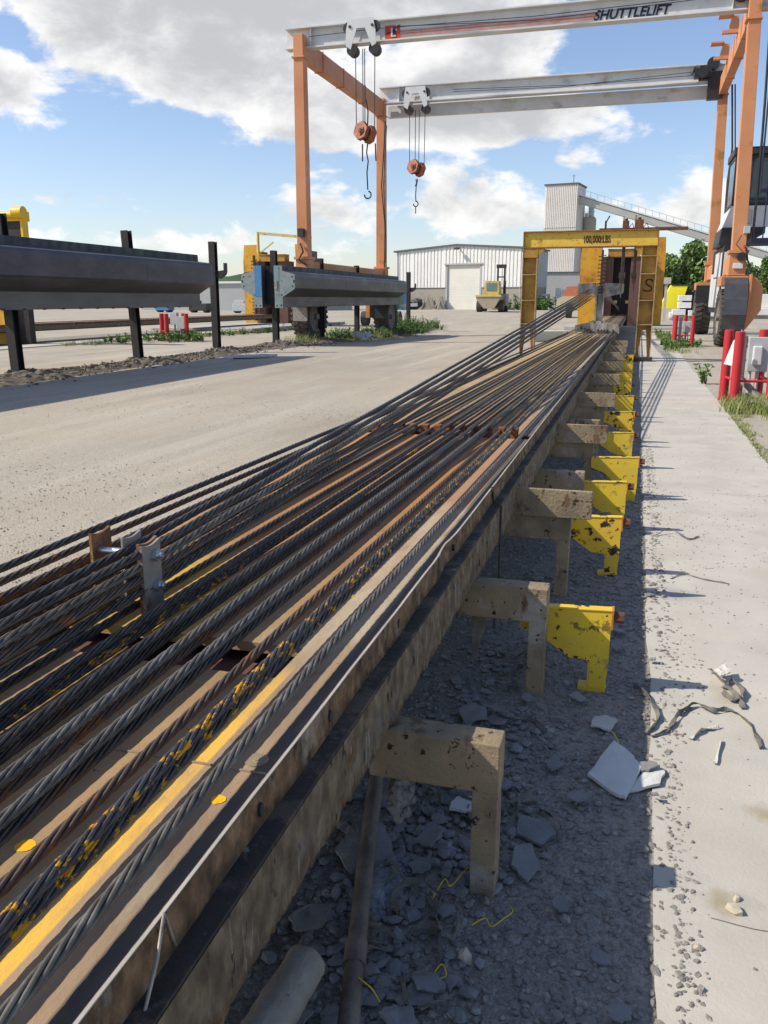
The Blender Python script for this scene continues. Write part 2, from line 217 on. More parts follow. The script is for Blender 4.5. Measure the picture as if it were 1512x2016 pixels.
def ground_material(name, kind):
    m = bpy.data.materials.new(name); m.use_nodes = True; t = m.node_tree; b = t.nodes['Principled BSDF']; L = t.links.new
    geo = t.nodes.new('ShaderNodeNewGeometry'); P = geo.outputs['Position']
    def nz(sc, st=(1, 1, 1), det=8, ro=.6):
        v = t.nodes.new('ShaderNodeVectorMath'); v.operation = 'MULTIPLY'; v.inputs[1].default_value = st; L(P, v.inputs[0])
        n = t.nodes.new('ShaderNodeTexNoise'); n.inputs['Scale'].default_value = sc; n.inputs['Detail'].default_value = det; n.inputs['Roughness'].default_value = ro
        L(v.outputs[0], n.inputs['Vector']); return n.outputs['Fac']
    def ramp(f, stops):
        r = t.nodes.new('ShaderNodeValToRGB'); e = r.color_ramp.elements
        while len(e) < len(stops): e.new(.5)
        for k, (p, c) in enumerate(stops): e[k].position = p; e[k].color = lin(c)
        L(f, r.inputs[0]); return r.outputs[0]
    def mixc(a, c, f, mode='MIX'):
        x = t.nodes.new('ShaderNodeMix'); x.data_type = 'RGBA'; x.blend_type = mode
        for s, q in (('A', a), ('B', c)):
            if isinstance(q, tuple): x.inputs[s].default_value = lin(q)
            else: L(q, x.inputs[s])
        if isinstance(f, float): x.inputs['Factor'].default_value = f
        else: L(f, x.inputs['Factor'])
        return x.outputs['Result']
    def mr(f, a, c, lo=0., hi=1.):
        x = t.nodes.new('ShaderNodeMapRange'); L(f, x.inputs[0]); x.inputs[1].default_value = a; x.inputs[2].default_value = c; x.inputs[3].default_value = lo; x.inputs[4].default_value = hi; return x.outputs[0]
    vor = t.nodes.new('ShaderNodeTexVoronoi'); vor.inputs['Scale'].default_value = 95 if kind == 'gravel' else 80; L(P, vor.inputs['Vector'])
    vor2 = t.nodes.new('ShaderNodeTexVoronoi'); vor2.inputs['Scale'].default_value = 210; L(P, vor2.inputs['Vector'])
    if kind == 'gravel':
        c = ramp(nz(1.6), [(.3, (.17, .145, .115)), (.5, (.225, .195, .155)), (.7, (.29, .255, .205))])
        c = mixc(c, ramp(vor.outputs['Color'], [(.2, (.15, .135, .115)), (.8, (.44, .41, .36))]), .45)
        c = mixc(c, (.34, .30, .235), mr(nz(2.4, (1, .5, 1), 9, .65), .50, .66, 0, .7))
        c = mixc(c, ramp(vor2.outputs['Color'], [(.2, (.12, .115, .11)), (.8, (.40, .38, .35))]), .25)
    else:
        c = ramp(nz(.16, (1, .45, 1)), [(.3, (.30, .24, .16)), (.5, (.37, .305, .21)), (.7, (.45, .385, .28))])
        c = mixc(c, (.27, .235, .185), mr(nz(.35, (.9, .22, 1), 10), .48, .64, 0, .8))
        c = mixc(c, (.52, .46, .36), mr(nz(.8, (1.6, .07, 1), 6), .54, .64, 0, .55))                 # grey gravel patches and wheel tracks
        c = mixc(c, (.50, .45, .36), mr(nz(1.3, (1.2, .12, 1), 9), .56, .70, 0, .6))
        sx = t.nodes.new('ShaderNodeSeparateXYZ'); L(P, sx.inputs[0])
        c = mixc(c, ramp(vor.outputs['Color'], [(.2, (.24, .215, .18)), (.85, (.62, .57, .49))]), mr(nz(.5), .4, .6, .18, .5))
        c = mixc(c, ramp(vor2.outputs['Color'], [(.2, (.2, .18, .15)), (.8, (.58, .54, .47))]), .22)
        c = mixc(c, (.25, .215, .165), mr(nz(1.1, (1, .3, 1), 7, .6), .52, .75, 0, .5))
    L(c, b.inputs['Base Color']); b.inputs['Roughness'].default_value = .97; b.inputs['Specular IOR Level'].default_value = .15
    h1 = t.nodes.new('ShaderNodeBump'); h1.inputs['Strength'].default_value = .9; h1.inputs['Distance'].default_value = .004; h1.invert = True; L(vor.outputs['Distance'], h1.inputs['Height'])
    h2 = t.nodes.new('ShaderNodeBump'); h2.inputs['Strength'].default_value = .7; h2.inputs['Distance'].default_value = .012; L(nz(9, (1, 1, 1), 10, .75), h2.inputs['Height']); L(h1.outputs[0], h2.inputs['Normal'])
    L(h2.outputs[0], b.inputs['Normal'])
    return m
M_yard = ground_material('yard_dirt', 'yard'); M_gravel = ground_material('gravel_bed', 'gravel')

# ---------------------------------------------------------------- mesh helpers
class MB:
    def __init__(s): s.v = []; s.f = []; s.m = []; s.s = []
    def add(s, vs, fs, m=0, sm=False):
        o = len(s.v); s.v += [tuple(x) for x in vs]
        for f in fs: s.f.append([i+o for i in f]); s.m.append(m); s.s.append(sm)
        return s
    def box(s, x0, x1, y0, y1, z0, z1, m=0):
        v = [(x, y, z) for z in (z0, z1) for y in (y0, y1) for x in (x0, x1)]
        return s.add(v, [(0, 2, 3, 1), (4, 5, 7, 6), (0, 1, 5, 4), (2, 6, 7, 3), (0, 4, 6, 2), (1, 3, 7, 5)], m)
    def prism(s, pts, ax, a, b, m=0, sm=False):
        n = len(pts); v = []
        for k in (a, b):
            for p, q in pts: v.append({'x': (k, p, q), 'y': (p, k, q), 'z': (p, q, k)}[ax])
        s.add(v, [(i, (i+1) % n, n+(i+1) % n, n+i) for i in range(n)], m, sm)
        return s.add(v, [list(range(n))[::-1], list(range(n, 2*n))], m)
    def cyl(s, p0, p1, r, n=12, r1=None, m=0, cap=True, sm=True):
        p0 = Vector(p0); p1 = Vector(p1); r1 = r if r1 is None else r1; d = (p1-p0).normalized()
        u = d.orthogonal().normalized(); w = d.cross(u); v = []
        for p, rr in ((p0, r), (p1, r1)):
            for i in range(n):
                a = 2*pi*(i+.5)/n; v.append(p+(u*cos(a)+w*sin(a))*rr)
        s.add(v, [(i, (i+1) % n, n+(i+1) % n, n+i) for i in range(n)], m, sm)
        if cap: s.add(v, [list(range(n))[::-1], list(range(n, 2*n))], m)
        return s
    def tube(s, pts, r, n=8, m=0):
        pts = [Vector(p) for p in pts]; v = []; f = []; u = None
        for k, p in enumerate(pts):
            d = (pts[min(k+1, len(pts)-1)]-pts[max(k-1, 0)]).normalized()
            u = d.orthogonal().normalized() if u is None else (u-d*u.dot(d)).normalized(); w = d.cross(u)
            rr = r[k] if isinstance(r, (list, tuple)) else r
            v += [p+(u*cos(2*pi*i/n)+w*sin(2*pi*i/n))*rr for i in range(n)]
        for k in range(len(pts)-1): f += [(k*n+i, k*n+(i+1) % n, (k+1)*n+(i+1) % n, (k+1)*n+i) for i in range(n)]
        s.add(v, f, m, True); return s.add(v, [list(range(n))[::-1], list(range(len(v)-n, len(v)))], m)
    def bar(s, p0, p1, w, h, m=0, up=(0, 0, 1)):
        p0 = Vector(p0); p1 = Vector(p1); d = (p1-p0).normalized(); u = d.cross(Vector(up))
        if u.length < .01: u = Vector((1, 0, 0))
        u.normalize(); t = u.cross(d); v = []
        for p in (p0, p1):
            for a, b in ((-1, -1), (1, -1), (1, 1), (-1, 1)): v.append(p+u*a*w/2+t*b*h/2)
        return s.add(v, [(0, 1, 5, 4), (1, 2, 6, 5), (2, 3, 7, 6), (3, 0, 4, 7), (3, 2, 1, 0), (4, 5, 6, 7)], m)
    def ibeam(s, p0, p1, w, h, tf=.03, tw=.02, m=0):
        p0 = Vector(p0); p1 = Vector(p1); z = Vector((0, 0, 1))
        s.bar(p0+z*(h/2-tf/2), p1+z*(h/2-tf/2), w, tf, m); s.bar(p0-z*(h/2-tf/2), p1-z*(h/2-tf/2), w, tf, m); return s.bar(p0, p1, tw, h-2*tf, m)
    def xf(s, M):
        s.v = [tuple(M @ Vector(p)) for p in s.v]; return s
    def build(s, name, mats, parent=None, loc=None, bevel=0, wn_=False):
        if not isinstance(mats, (list, tuple)): mats = [mats]
        if parent is not None: org = Vector(ORG[parent])
        elif loc is not None: org = Vector(loc)
        else:
            xs, ys, zs = zip(*s.v); org = Vector(((min(xs)+max(xs))/2, (min(ys)+max(ys))/2, min(zs)))
        me = bpy.data.meshes.new(name); me.from_pydata([(x-org.x, y-org.y, z-org.z) for x, y, z in s.v], [], s.f)
        for mm in mats: me.materials.append(mm)
        me.polygons.foreach_set('material_index', s.m); me.polygons.foreach_set('use_smooth', s.s)
        o = bpy.data.objects.new(name, me); COL.objects.link(o)
        if parent is not None: o.parent = parent
        else: o.location = org
        ORG[o] = org
        if bevel:
            b = o.modifiers.new('bevel', 'BEVEL'); b.width = bevel; b.segments = 2; b.limit_method = 'ANGLE'; b.angle_limit = R(40); b.harden_normals = False
        return o
ORG = {}
def spline(pts, k=6):
    pts = [Vector(p) for p in pts]; Q = []
    for i in range(len(pts)-1):
        p0 = pts[max(i-1, 0)]; p1 = pts[i]; p2 = pts[i+1]; p3 = pts[min(i+2, len(pts)-1)]
        for j in range(k): q = j/k; Q.append(.5*((2*p1)+(p2-p0)*q+(2*p0-5*p1+4*p2-p3)*q*q+(3*p1-p0-3*p2+p3)*q**3))
    return Q+[pts[-1]]
def crusty(b, pts, r, n=22, amp=.08, k=14, hollow=False):
    """a pipe caked with lumpy mortar"""
    Q = spline(pts, k); v = []; f = []; u = None
    for i, p in enumerate(Q):
        d = (Q[min(i+1, len(Q)-1)]-Q[max(i-1, 0)]).normalized(); u = d.orthogonal().normalized() if u is None else (u-d*u.dot(d)).normalized(); w = d.cross(u)
        for j in range(n):
            a = 2*pi*j/n; e = u*cos(a)+w*sin(a); q = p+e*r; v.append(q+e*r*amp*(1.6*MN.noise(q*14)+1.1*MN.noise(q*45)+.7*MN.noise(q*110)))
    f = [(i*n+j, i*n+(j+1) % n, (i+1)*n+(j+1) % n, (i+1)*n+j) for i in range(len(Q)-1) for j in range(n)]
    if hollow:
        o = len(v); d = (Q[0]-Q[1]).normalized()
        v += [Q[0]+(v[j]-Q[0])*.82+d*.001 for j in range(n)]+[Q[0]+(v[j]-Q[0])*.80-d*.12 for j in range(n)]
        f += [(j, o+j, o+(j+1) % n, (j+1) % n) for j in range(n)]+[(o+j, o+n+j, o+n+(j+1) % n, o+(j+1) % n) for j in range(n)]+[[o+n+j for j in range(n)]]
    b.add(v, f, 0, True); return b
def tag(o, label, cat, group=None):
    o['label'] = label; o['category'] = cat
    if group: o['group'] = group
    return o
def thing(name, label, cat, loc, group=None):
    o = bpy.data.objects.new(name, None); COL.objects.link(o); o.location = loc; o.empty_display_size = .2; ORG[o] = Vector(loc)
    return tag(o, label, cat, group)
def struct(o, kind='structure'): o['kind'] = kind; return o
def kids(o): return [c for c in CH.get(o, [])]
CH = {}
def scan():
    CH.clear()
    for o in COL.objects:
        if o.parent: CH.setdefault(o.parent, []).append(o)
def copy_tree(o, loc=None, rz=None, label=None, top=True, parent=None):
    c = o.copy(); COL.objects.link(c)
    if parent is not None: c.parent = parent
    if top:
        if loc is not None: c.location = loc
        if rz is not None: c.rotation_euler = (0, 0, rz)
        if label: c['label'] = label
        ORG[c] = Vector(c.location)
    for ch in CH.get(o, []): copy_tree(ch, top=False, parent=c)
    return c
ORDS = ['first', 'second', 'third', 'fourth', 'fifth', 'sixth', 'seventh', 'eighth', 'ninth', 'tenth', 'eleventh', 'twelfth', 'thirteenth', 'fourteenth', 'fifteenth', 'sixteenth', 'seventeenth', 'eighteenth']

# ---------------------------------------------------------------- ground
def gh(x, y):
    return -.26*math.exp(-(((x+11)/9)**2+((y-43)/9)**2)) + .25*math.exp(-(((x+24)/14)**2+((y-118)/14)**2)) - .1*math.exp(-(((x+9)/4)**2+((y-20)/10)**2))*0
def axis(a, b, c, d, step, far):
    r = [a+(b-a)*((i/far)**.45) for i in range(far)]; r = []
    t = b
    k = step
    while t > a: r.append(t); t -= k; k *= 1.35
    r.append(a); r = r[::-1][:-1]
    t = b
    while t < c: r.append(t); t += step
    k = step
    while t < d: r.append(t); t += k; k *= 1.35
    r.append(d); return r
xs = axis(-1500, -50, 20, 1500, 2.0, 10); ys = axis(-300, -6, 140, 2600, 2.0, 10)
g = MB(); nx = len(xs)
g.add([(x, y, gh(x, y)) for y in ys for x in xs], [(j*nx+i, j*nx+i+1, (j+1)*nx+i+1, (j+1)*nx+i) for j in range(len(ys)-1) for i in range(nx-1)], 0, True)
struct(g.build('ground', M_yard, loc=(0, 0, 0)))
def strip(name, x0, x1, y0, y1, z, m, amp, n=160, seed=0, thick=.0):
    b = MB(); v = []; f = []
    for i in range(n+1):
        y = y0+(y1-y0)*(i/n)**1.6
        a = amp*(MN.noise(Vector((y*1.3, seed, 0)))+.6*MN.noise(Vector((y*5.1, seed, 3)))); c = amp*(MN.noise(Vector((y*1.1, seed, 9)))+.6*MN.noise(Vector((y*6.1, seed, 5))))
        v += [(x0+a, y, z), (x1+c, y, z)]
        if thick: v += [(x0+a, y, z-thick), (x1+c, y, z-thick)]
    k = 4 if thick else 2
    for i in range(n):
        f.append((i*k, i*k+1, (i+1)*k+1, (i+1)*k))
        if thick: f += [(i*k+1, i*k+3, (i+1)*k+3, (i+1)*k+1), (i*k+2, i*k, (i+1)*k, (i+1)*k+2)]
    b.add(v, f); return struct(b.build(name, m, loc=(x0, y0, 0)))
strip('gravel', -3.1, .31, -3, 46, .006, M_gravel, .07, 300, 4)
strip('concrete_pavement', .16, 1.36, -3, 41, .012, M_conc, .02, 240, 2, .05)
strip('gravel', -24.4, -21.0, 6, 46, .006, M_gravel, .1, 80, 8)
strip('concrete_pavement', -21.05, -19.85, 6, 41, .03, M_conc, .02, 80, 6, .06)

b = MB(); rj = random.Random(2)
for yj in (2.05, 7.4, 13.1, 19.2, 26.0):
    pts = [(x_, yj+.02*MN.noise(Vector((x_*6, yj, 0)))) for x_ in [.3+.035*i for i in range(31)]]
    for (xa_, ya_), (xb_, yb_) in zip(pts[:-1], pts[1:]):
        if MN.noise(Vector((xa_*3, yj*2, 1))) < -.25: continue
        b.add([(xa_, ya_-.0016, .0132), (xb_, yb_-.0016, .0132), (xb_, yb_+.0016, .0132), (xa_, ya_+.0016, .0132)], [(0, 1, 2, 3)])
struct(b.build('pavement_crack', mat('crack_dirt', (.13, .115, .09), rough=1, bump=0), loc=(0, 0, 0)))
# scattered stones (countless)
def rock(b, x, y, z, s, flat, m=0, rnd=random):
    a = (1+5**.5)/2
    V = [(-1, a, 0), (1, a, 0), (-1, -a, 0), (1, -a, 0), (0, -1, a), (0, 1, a), (0, -1, -a), (0, 1, -a), (a, 0, -1), (a, 0, 1), (-a, 0, -1), (-a, 0, 1)]
    F = [(0, 11, 5), (0, 5, 1), (0, 1, 7), (0, 7, 10), (0, 10, 11), (1, 5, 9), (5, 11, 4), (11, 10, 2), (10, 7, 6), (7, 1, 8), (3, 9, 4), (3, 4, 2), (3, 2, 6), (3, 6, 8), (3, 8, 9), (4, 9, 5), (2, 4, 11), (6, 2, 10), (8, 6, 7), (9, 8, 1)]
    r = rnd.uniform(0, 6.28); c, q = cos(r), sin(r); sx = s*rnd.uniform(.7, 1.3)/1.9; sy = s*rnd.uniform(.6, 1.1)/1.9; sz = s*flat*rnd.uniform(.7, 1.3)/1.9; tx = rnd.uniform(-.3, .3)
    vs = []
    for p in V:
        k = rnd.uniform(.72, 1.18); X, Y, Z = p[0]*sx*k, p[1]*sy*k, p[2]*sz*k+p[0]*sx*tx*flat
        vs.append((x+X*c-Y*q, y+X*q+Y*c, z+Z+s*flat*.35))
    b.add(vs, F, m)
rs = random.Random(3)
b = MB()
for i in range(17000):
    y = .6+10*rs.random()**1.9; x = rs.uniform(-.95, .27)
    s_ = rs.choice((.004, .005, .006, .007, .009, .011, .014))*(1+.35*(y > 4))
    rock(b, x, y, .006, s_, rs.uniform(.35, .8), 0, rs)
for i in range(330):
    y = .7+5*rs.random()**1.5; x = rs.uniform(-.9, .2); rock(b, x, y, .006, rs.uniform(.016, .026), rs.uniform(.25, .5), 0, rs)
for i in range(1800):
    y = .9+9*rs.random()**1.5; x = .20+abs(rs.gauss(0, .035+.05*max(0, sin(y*1.9+.8))*(y > 2.3)))
    rock(b, x, y, .010, rs.choice((.003, .004, .005, .007, .009)), rs.uniform(.4, .8), 0, rs)
for i in range(1500):
    y = 1+14*rs.random()**1.5 if i % 3 else rs.uniform(3.3, 7.5); x = rs.uniform(.3, 1.33)
    if y < 3.3 and i % 4: continue
    rock(b, x, y, .012, rs.choice((.002, .003, .004, .005, .006)), rs.uniform(.4, .9), 0, rs)
struct(b.build('loose_gravel', M_stone, loc=(0, 0, 0)), 'stuff')
b = MB()
for i in range(16000):
    y = 2.2+13*rs.random()**1.7; x = -1.9-rs.random()**1.4*(1.2+y*.55)
    if MN.noise(Vector((x*.55, y*.4, 4)))*1.4+rs.uniform(-.5, .5) < -.05+.04*y: continue
    rock(b, x, y, .004, rs.choice((.003, .004, .005, .007, .009))*(1+y*.02), rs.uniform(.4, .7), 0, rs)
struct(b.build('loose_yard_stones', M_rstone, loc=(0, 0, 0)), 'stuff')

# dirt berm along the posts
b = MB(); v = []; n = 420; mcount = 23
for i in range(n+1):
    y = 10+40*i/n
    for j in range(mcount):
        q = j/(mcount-1)*2-1
        hump = .05+.08*max(0, MN.noise(Vector((y*.45, 2, 0)))+.25)+.08*math.exp(-((min(abs(y-p) for p in (15, 19.5, 24, 28.5, 33, 38, 43, 48)))/.7)**2)
        x = -12.15+q*(.75+.25*MN.noise(Vector((y*.5, 5, 5))))+.25*MN.noise(Vector((y*.35, 9, 9)))
        z = max(0, 1-q*q)*hump*(1+.6*MN.noise(Vector((x*3, y*3, 1)))+.9*MN.noise(Vector((x*11, y*11, 1)))+.6*MN.noise(Vector((x*23, y*23, 1))))
        v.append((x, y, gh(x, y)+z-.012))
b.add(v, [(i*mcount+j, i*mcount+j+1, (i+1)*mcount+j+1, (i+1)*mcount+j) for i in range(n) for j in range(mcount-1)])
struct(b.build('dirt_berm', M_soil, loc=(-12.2, 10, 0)))
b = MB()
for i in range(2600):
    y = rs.uniform(10, 48); x = -12.15+rs.gauss(0, .5)
    rock(b, x, y, gh(x, y)+max(0, .1-abs(x+12.15)*.14), rs.uniform(.015, .05), .7, 0, rs)
struct(b.build('dirt_clods', M_soil, loc=(-12.2, 10, 0)), 'stuff')

# ---------------------------------------------------------------- casting bed (near, and its twin across the yard)
YS = [1.97+1.255*k for k in range(17)]
def make_bed(ox, label, name, near):
    y0, y1 = (-1.6 if near else 8), 50.2
    t = thing(name, label, 'casting bed', (ox-1.2, y0, 0))
    xr, xl = -.605, -1.795
    b = MB()
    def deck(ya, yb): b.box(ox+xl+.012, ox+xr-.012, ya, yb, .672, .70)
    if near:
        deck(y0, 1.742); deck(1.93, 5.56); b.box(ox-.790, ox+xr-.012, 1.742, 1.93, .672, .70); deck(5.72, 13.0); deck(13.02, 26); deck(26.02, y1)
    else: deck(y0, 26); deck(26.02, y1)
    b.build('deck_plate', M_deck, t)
    if near:
        b = MB(); b.box(ox+xl+.012, ox+xr-.012, 1.72, 5.9, .625, .632); b.build('pit_floor', M_brown, t)
        for (x, y, r) in ((-.682, 1.235, .014), (-.935, 1.02, .017), (-.905, 1.27, .009), (-.80, 2.35, .013), (-1.12, 1.45, .012)):
            b = MB(); b.prism([(x+r*(1+.25*MN.noise(Vector((a, x*9, y))))*cos(a*.3927), y+r*(1+.25*MN.noise(Vector((a, y*9, x))))*sin(a*.3927)) for a in range(16)], 'z', .7003, .7012); b.build('paint_spot', M_decksplash, t)
        b = MB(); b.cyl((-.672, 1.38, .7), (-.672, 1.38, .7022), .025, 28); b.cyl((-.672, 1.38, .7022), (-.672, 1.38, .7032), .017, 24); b.cyl((-.672, 1.38, .7032), (-.672, 1.38, .7044), .008, 16)
        b.box(-1.78, -.62, 1.335, 1.341, .7, .7025)
        b.build('plug_disc', mat('plug_disc_steel', (.42, .33, .22), (.30, .23, .15), scale=25, rough=.5, metal=.3, bump=.1), t)
    for sx, nm in ((1, 'side_panel'), (-1, 'side_panel')):
        # upper panel: wobbling lip and dented face, as one long sheet with thickness
        X = ox+(xr if sx > 0 else xl); b = MB(); v = []; f = []; N = 420 if near and sx > 0 else 60
        for i in range(N+1):
            y = y0+(y1-y0)*(i/N)**(1.7 if near else 1); w = .0022*MN.noise(Vector((y*3, sx, 2))) if near else 0
            dent = -.012*math.exp(-((y-2.9)/.10)**2) if near and sx > 0 else 0
            v += [(X-sx*.010+w+dent, y, .724+w*.6), (X+w+dent*1.4, y, .724+w*.6), (X+sx*.004+w*2+dent, y, .6515), (X-sx*.010, y, .6515)]
        for i in range(N): f += [(i*4+k, i*4+(k+1) % 4, (i+1)*4+(k+1) % 4, (i+1)*4+k) for k in range(4)]
        b.add(v, f); b.build(nm, M_bedside, t)
        b = MB(); v = []; f = []
        for i in range(N+1):
            y = y0+(y1-y0)*(i/N)**(1.7 if near else 1); w = .0022*MN.noise(Vector((y*3, sx, 2))) if near else 0
            dent = -.012*math.exp(-((y-2.9)/.10)**2) if near and sx > 0 else 0
            h = .0012+.0012*MN.noise(Vector((y*6, 4, 2)))
            v += [(X-sx*.0068+w+dent, y, .7235+w*.6), (X-sx*.0068+w+dent, y, .7255+w*.6+h), (X-sx*.001+w+dent, y, .7255+w*.6+h), (X-sx*.001+w+dent, y, .7235+w*.6)]
        for i in range(N): f += [(i*4+k, i*4+(k+1) % 4, (i+1)*4+(k+1) % 4, (i+1)*4+k) for k in range(4)]
        b.add(v, f); b.build('worn_lip', M_lip, t)
        # ledge and lower beam with ragged mortar edge
        b = MB(); xa, xb = sorted((X-sx*.03, X+sx*.043)); b.box(xa, xb, y0, y1, .6425, .6500); b.build('ledge', M_ledge, t)
        b = MB(); v = []; f = []; N2 = 600 if near and sx > 0 else 60
        for i in range(N2+1):
            y = y0+(y1-y0)*(i/N2)**(1.8 if near else 1)
            rg = (.010*MN.noise(Vector((y*9, 1, 7)))+.008*MN.noise(Vector((y*31, 1, 7)))) if near else 0
            bl = .004*MN.noise(Vector((y*14, 3, 7))) if near else 0
            v += [(X+sx*.030, y, .6415), (X+sx*(.046+bl), y, .6415), (X+sx*(.050+bl*2), y, .56), (X+sx*(.046+bl*1.5), y, .475+rg), (X+sx*.030, y, .475+rg)]
        for i in range(N2): f += [(i*5+k, i*5+(k+1) % 5, (i+1)*5+(k+1) % 5, (i+1)*5+k) for k in range(5)]
        if near and sx > 0:
            v = []; f = []; rowsz = [.6415, .622, .60, .575, .55, .525, .50, .475]; nr = len(rowsz)
            for i in range(3200):
                y = y0+(y1-y0)*(i/3199)**2.2; rg = .012*MN.noise(Vector((y*11, 1, 7)))+.010*MN.noise(Vector((y*37, 1, 7)))
                for k2, zz in enumerate(rowsz):
                    q = k2/(nr-1); am = .0045*min(1, q*3); v.append((X+.044+.003*sin(q*3)+am*(.9*MN.noise(Vector((y*22, zz*14, 5)))+.8*MN.noise(Vector((y*60, zz*12, 5)))+.9*MN.noise(Vector((y*140, zz*16, 5)))), y, zz+rg*q*q))
                v.append((X+.030, y, .475+rg))
            nn = nr+1; f = [(i*nn+k2, i*nn+k2+1, (i+1)*nn+k2+1, (i+1)*nn+k2) for i in range(3199) for k2 in range(nn-1)]
            b = MB(); b.box(X+.0, X+.030, y0, y1, .48, .6415)
        b.add(v, f, 0, near); b.build('side_beam', M_bedlow, t)
    b = MB()
    for k in range(3): b.box(ox-.80-.4*k-.05, ox-.80-.4*k, y0, y1, .43, .665)
    b.build('inner_beam', M_dsteel, t)
    if near:
        pass
    if near:
        for y in (.72, 1.245, 1.62, 2.2, 3.0, 3.9, 5.1):
            b = MB(); b.prism([(y+.009*cos(a*.5236)*(1.2 if y > 1.5 else 1), .688+.014*sin(a*.5236)) for a in range(12)], 'x', -.612, -.5985); b.build('bolt_hole', M_black, t)
    # brackets: arm, leg, some with an upper block
    r2 = random.Random(5)
    for k, y in enumerate(YS if near else YS[5:]):
        for sx in ((1, -1) if near else (1,)):
            X0 = ox+(-.62 if sx > 0 else -1.78); X1 = ox+(-.262 if sx > 0 else -2.14)
            b = MB(); xa, xb = sorted((X0, X1)); dz = r2.uniform(-.01, .01)
            b.box(xa, xb, y, y+.09, .325+dz, .470+dz)
            if k % 2 == 0 and k >= 2 and sx > 0: b.box(ox-.57, ox-.155, y-.03, y-.004, .462, .615)
            arm = b.build('bracket_arm', M_beige, t, bevel=.004)
            b = MB(); q0, q1 = sorted((X1, X1-sx*.075)); b.box(q0+sx*.003, q1-sx*.003, y+.004, y+.085, -.02, .326+dz); b.build('leg', M_beige, arm, bevel=.004)
    return t
bed = make_bed(0, 'long steel casting bed in the foreground carrying taut twisted strands', 'casting_bed', True)
bed2 = make_bed(-21.2, 'far casting bed across the yard, beyond the row of black posts', 'casting_bed', False)

# rusty comb spacer set into the deck
t = thing('comb_spacer', 'rusty row of steel blocks set across the bed below the strands', 'spacer', (-1.2, 5.6, .60))
b = MB(); b.box(-1.78, -.62, 5.66, 5.70, .54, .70); b.build('back_bar', M_rust, t)
for k in range(12):
    x = -.745-k*.088
    b = MB(); b.prism([(x-.020, .60), (x+.026, .60), (x+.038, .765), (x-.006, .765)], 'y', 5.575, 5.655); b.build('block', M_comb, t, bevel=.003)

# ---------------------------------------------------------------- strands
LAY = .28; RW = .0041
def strand(pts, m, label, rot=0.):
    """twisted seven-wire strand swept along a polyline of (x,y,z); the grooves between the wires stay sharp"""
    P = [Vector(p) for p in pts]; tot = []; acc = 0
    for a, c in zip(P[:-1], P[1:]): tot.append((acc, a, c)); acc += (c-a).length
    def at(s):
        for (s0, a, c) in reversed(tot):
            if s >= s0: q = a+(c-a)*min(1, (s-s0)/(c-a).length); return q+Vector((.0032*MN.noise(Vector((q.y*.9, rot*7, 0))), 0, .0016*MN.noise(Vector((q.y*.8, rot*7, 9)))))
        return P[0]
    samples = []; s = 0
    while s < acc:
        samples.append(s); y = at(s).y; s += .0133 if y < 3.4 else (.02 if y < 5.5 else (.04 if y < 11 else (.0533 if y < 20 else 1.5)))
    samples.append(acc)
    b = MB()
    def ringpts(s, nl):
        p = at(s); d = (at(min(acc, s+.05))-at(max(0, s-.05))).normalized(); u = Vector((1, 0, 0)); u = (u-d*u.dot(d)).normalized(); w = u.cross(d)
        tw = 2*pi*s/LAY+rot
        for i in range(6):
            for j in range(nl+1):
                ph = -pi/6+pi/3*j/nl
                rr = 2*RW*cos(ph)+math.sqrt(max(0, RW*RW-4*RW*RW*sin(ph)**2)); a = i*pi/3+ph+tw; q = p+(u*cos(a)+w*sin(a))*rr; b.v.append((q.x, q.y, q.z))
    lastn = None
    for s in samples:
        y = at(s).y; nl = 6 if y < 2.2 else (4 if y < 5.5 else 2)
        if lastn is None: lasti = len(b.v); ringpts(s, nl); lastn = nl; continue
        base = len(b.v); ringpts(s, lastn); k = lastn+1
        for i in range(6):
            for j in range(lastn): q = i*k+j; b.f.append([lasti+q, lasti+q+1, base+q+1, base+q]); b.m.append(0); b.s.append(True)
        lasti = base
        if nl != lastn: lasti = len(b.v); ringpts(s, nl); lastn = nl
    o = b.build('steel_strand', m, loc=P[0]); return tag(o, label, 'steel strand', 'twisted steel strands stretched along the casting bed')
D, G_, RU, SP = M_str
YH, YD, YE = 2.05, 23.9, 51.0
def xd(x): return -.965+(x+1.2)*.90       # at the deflector the bundle narrows and stands a little further right
rows = {0: .743, 1: .7705, 2: .807, 3: .846}
cols = [(-.690, [(0, G_)], 'nearest the bright edge'), (-.778, [(0, SP), (1, SP)], 'second'), (-.856, [(0, RU)], 'third'), (-.942, [(0, D), (1, G_)], 'fourth'),
        (-1.030, [(0, RU), (1, G_)], 'fifth'), (-1.118, [(0, D), (1, D)], 'sixth'), (-1.210, [(0, SP), (1, D)], 'seventh'), (-1.330, [(0, D)], 'eighth'), (-1.435, [(0, D), (1, G_)], 'ninth'), (-1.535, [(0, RU), (1, D)], 'tenth'),
        (-1.625, [(0, D), (2, RU)], 'eleventh'), (-1.715, [(2, RU), (3, D)], 'twelfth')]
rn = {0: 'bottom', 1: 'second', 2: 'raised', 3: 'topmost'}
look = {D: 'dark', G_: 'dusty grey', RU: 'rust-flecked', SP: 'yellow-spotted'}
k = 0
for x, rr, nm in cols:
    for r_, m in rr:
        k += 1; z = rows[r_]
        zd = {0: .735, 1: .79, 2: .83, 3: .87}[r_]
        lab = (f'{look[m]} twisted strand low over the deck, the one nearest the bright edge' if nm.startswith('near') else f'{look[m]} twisted strand, {rn[r_]} layer in the {nm} column from the bright edge')
        strand([(x, -1.2, z), (x, YH, z), (x+(xd(x)-x)*.5, 14, z+(zd-z)*.5), (xd(x), YD, zd), (xd(x)+.05, YE, zd+.02)], m, lab, rot=k*.7)
hn = ['topmost', 'second highest', 'third highest', 'lowest']
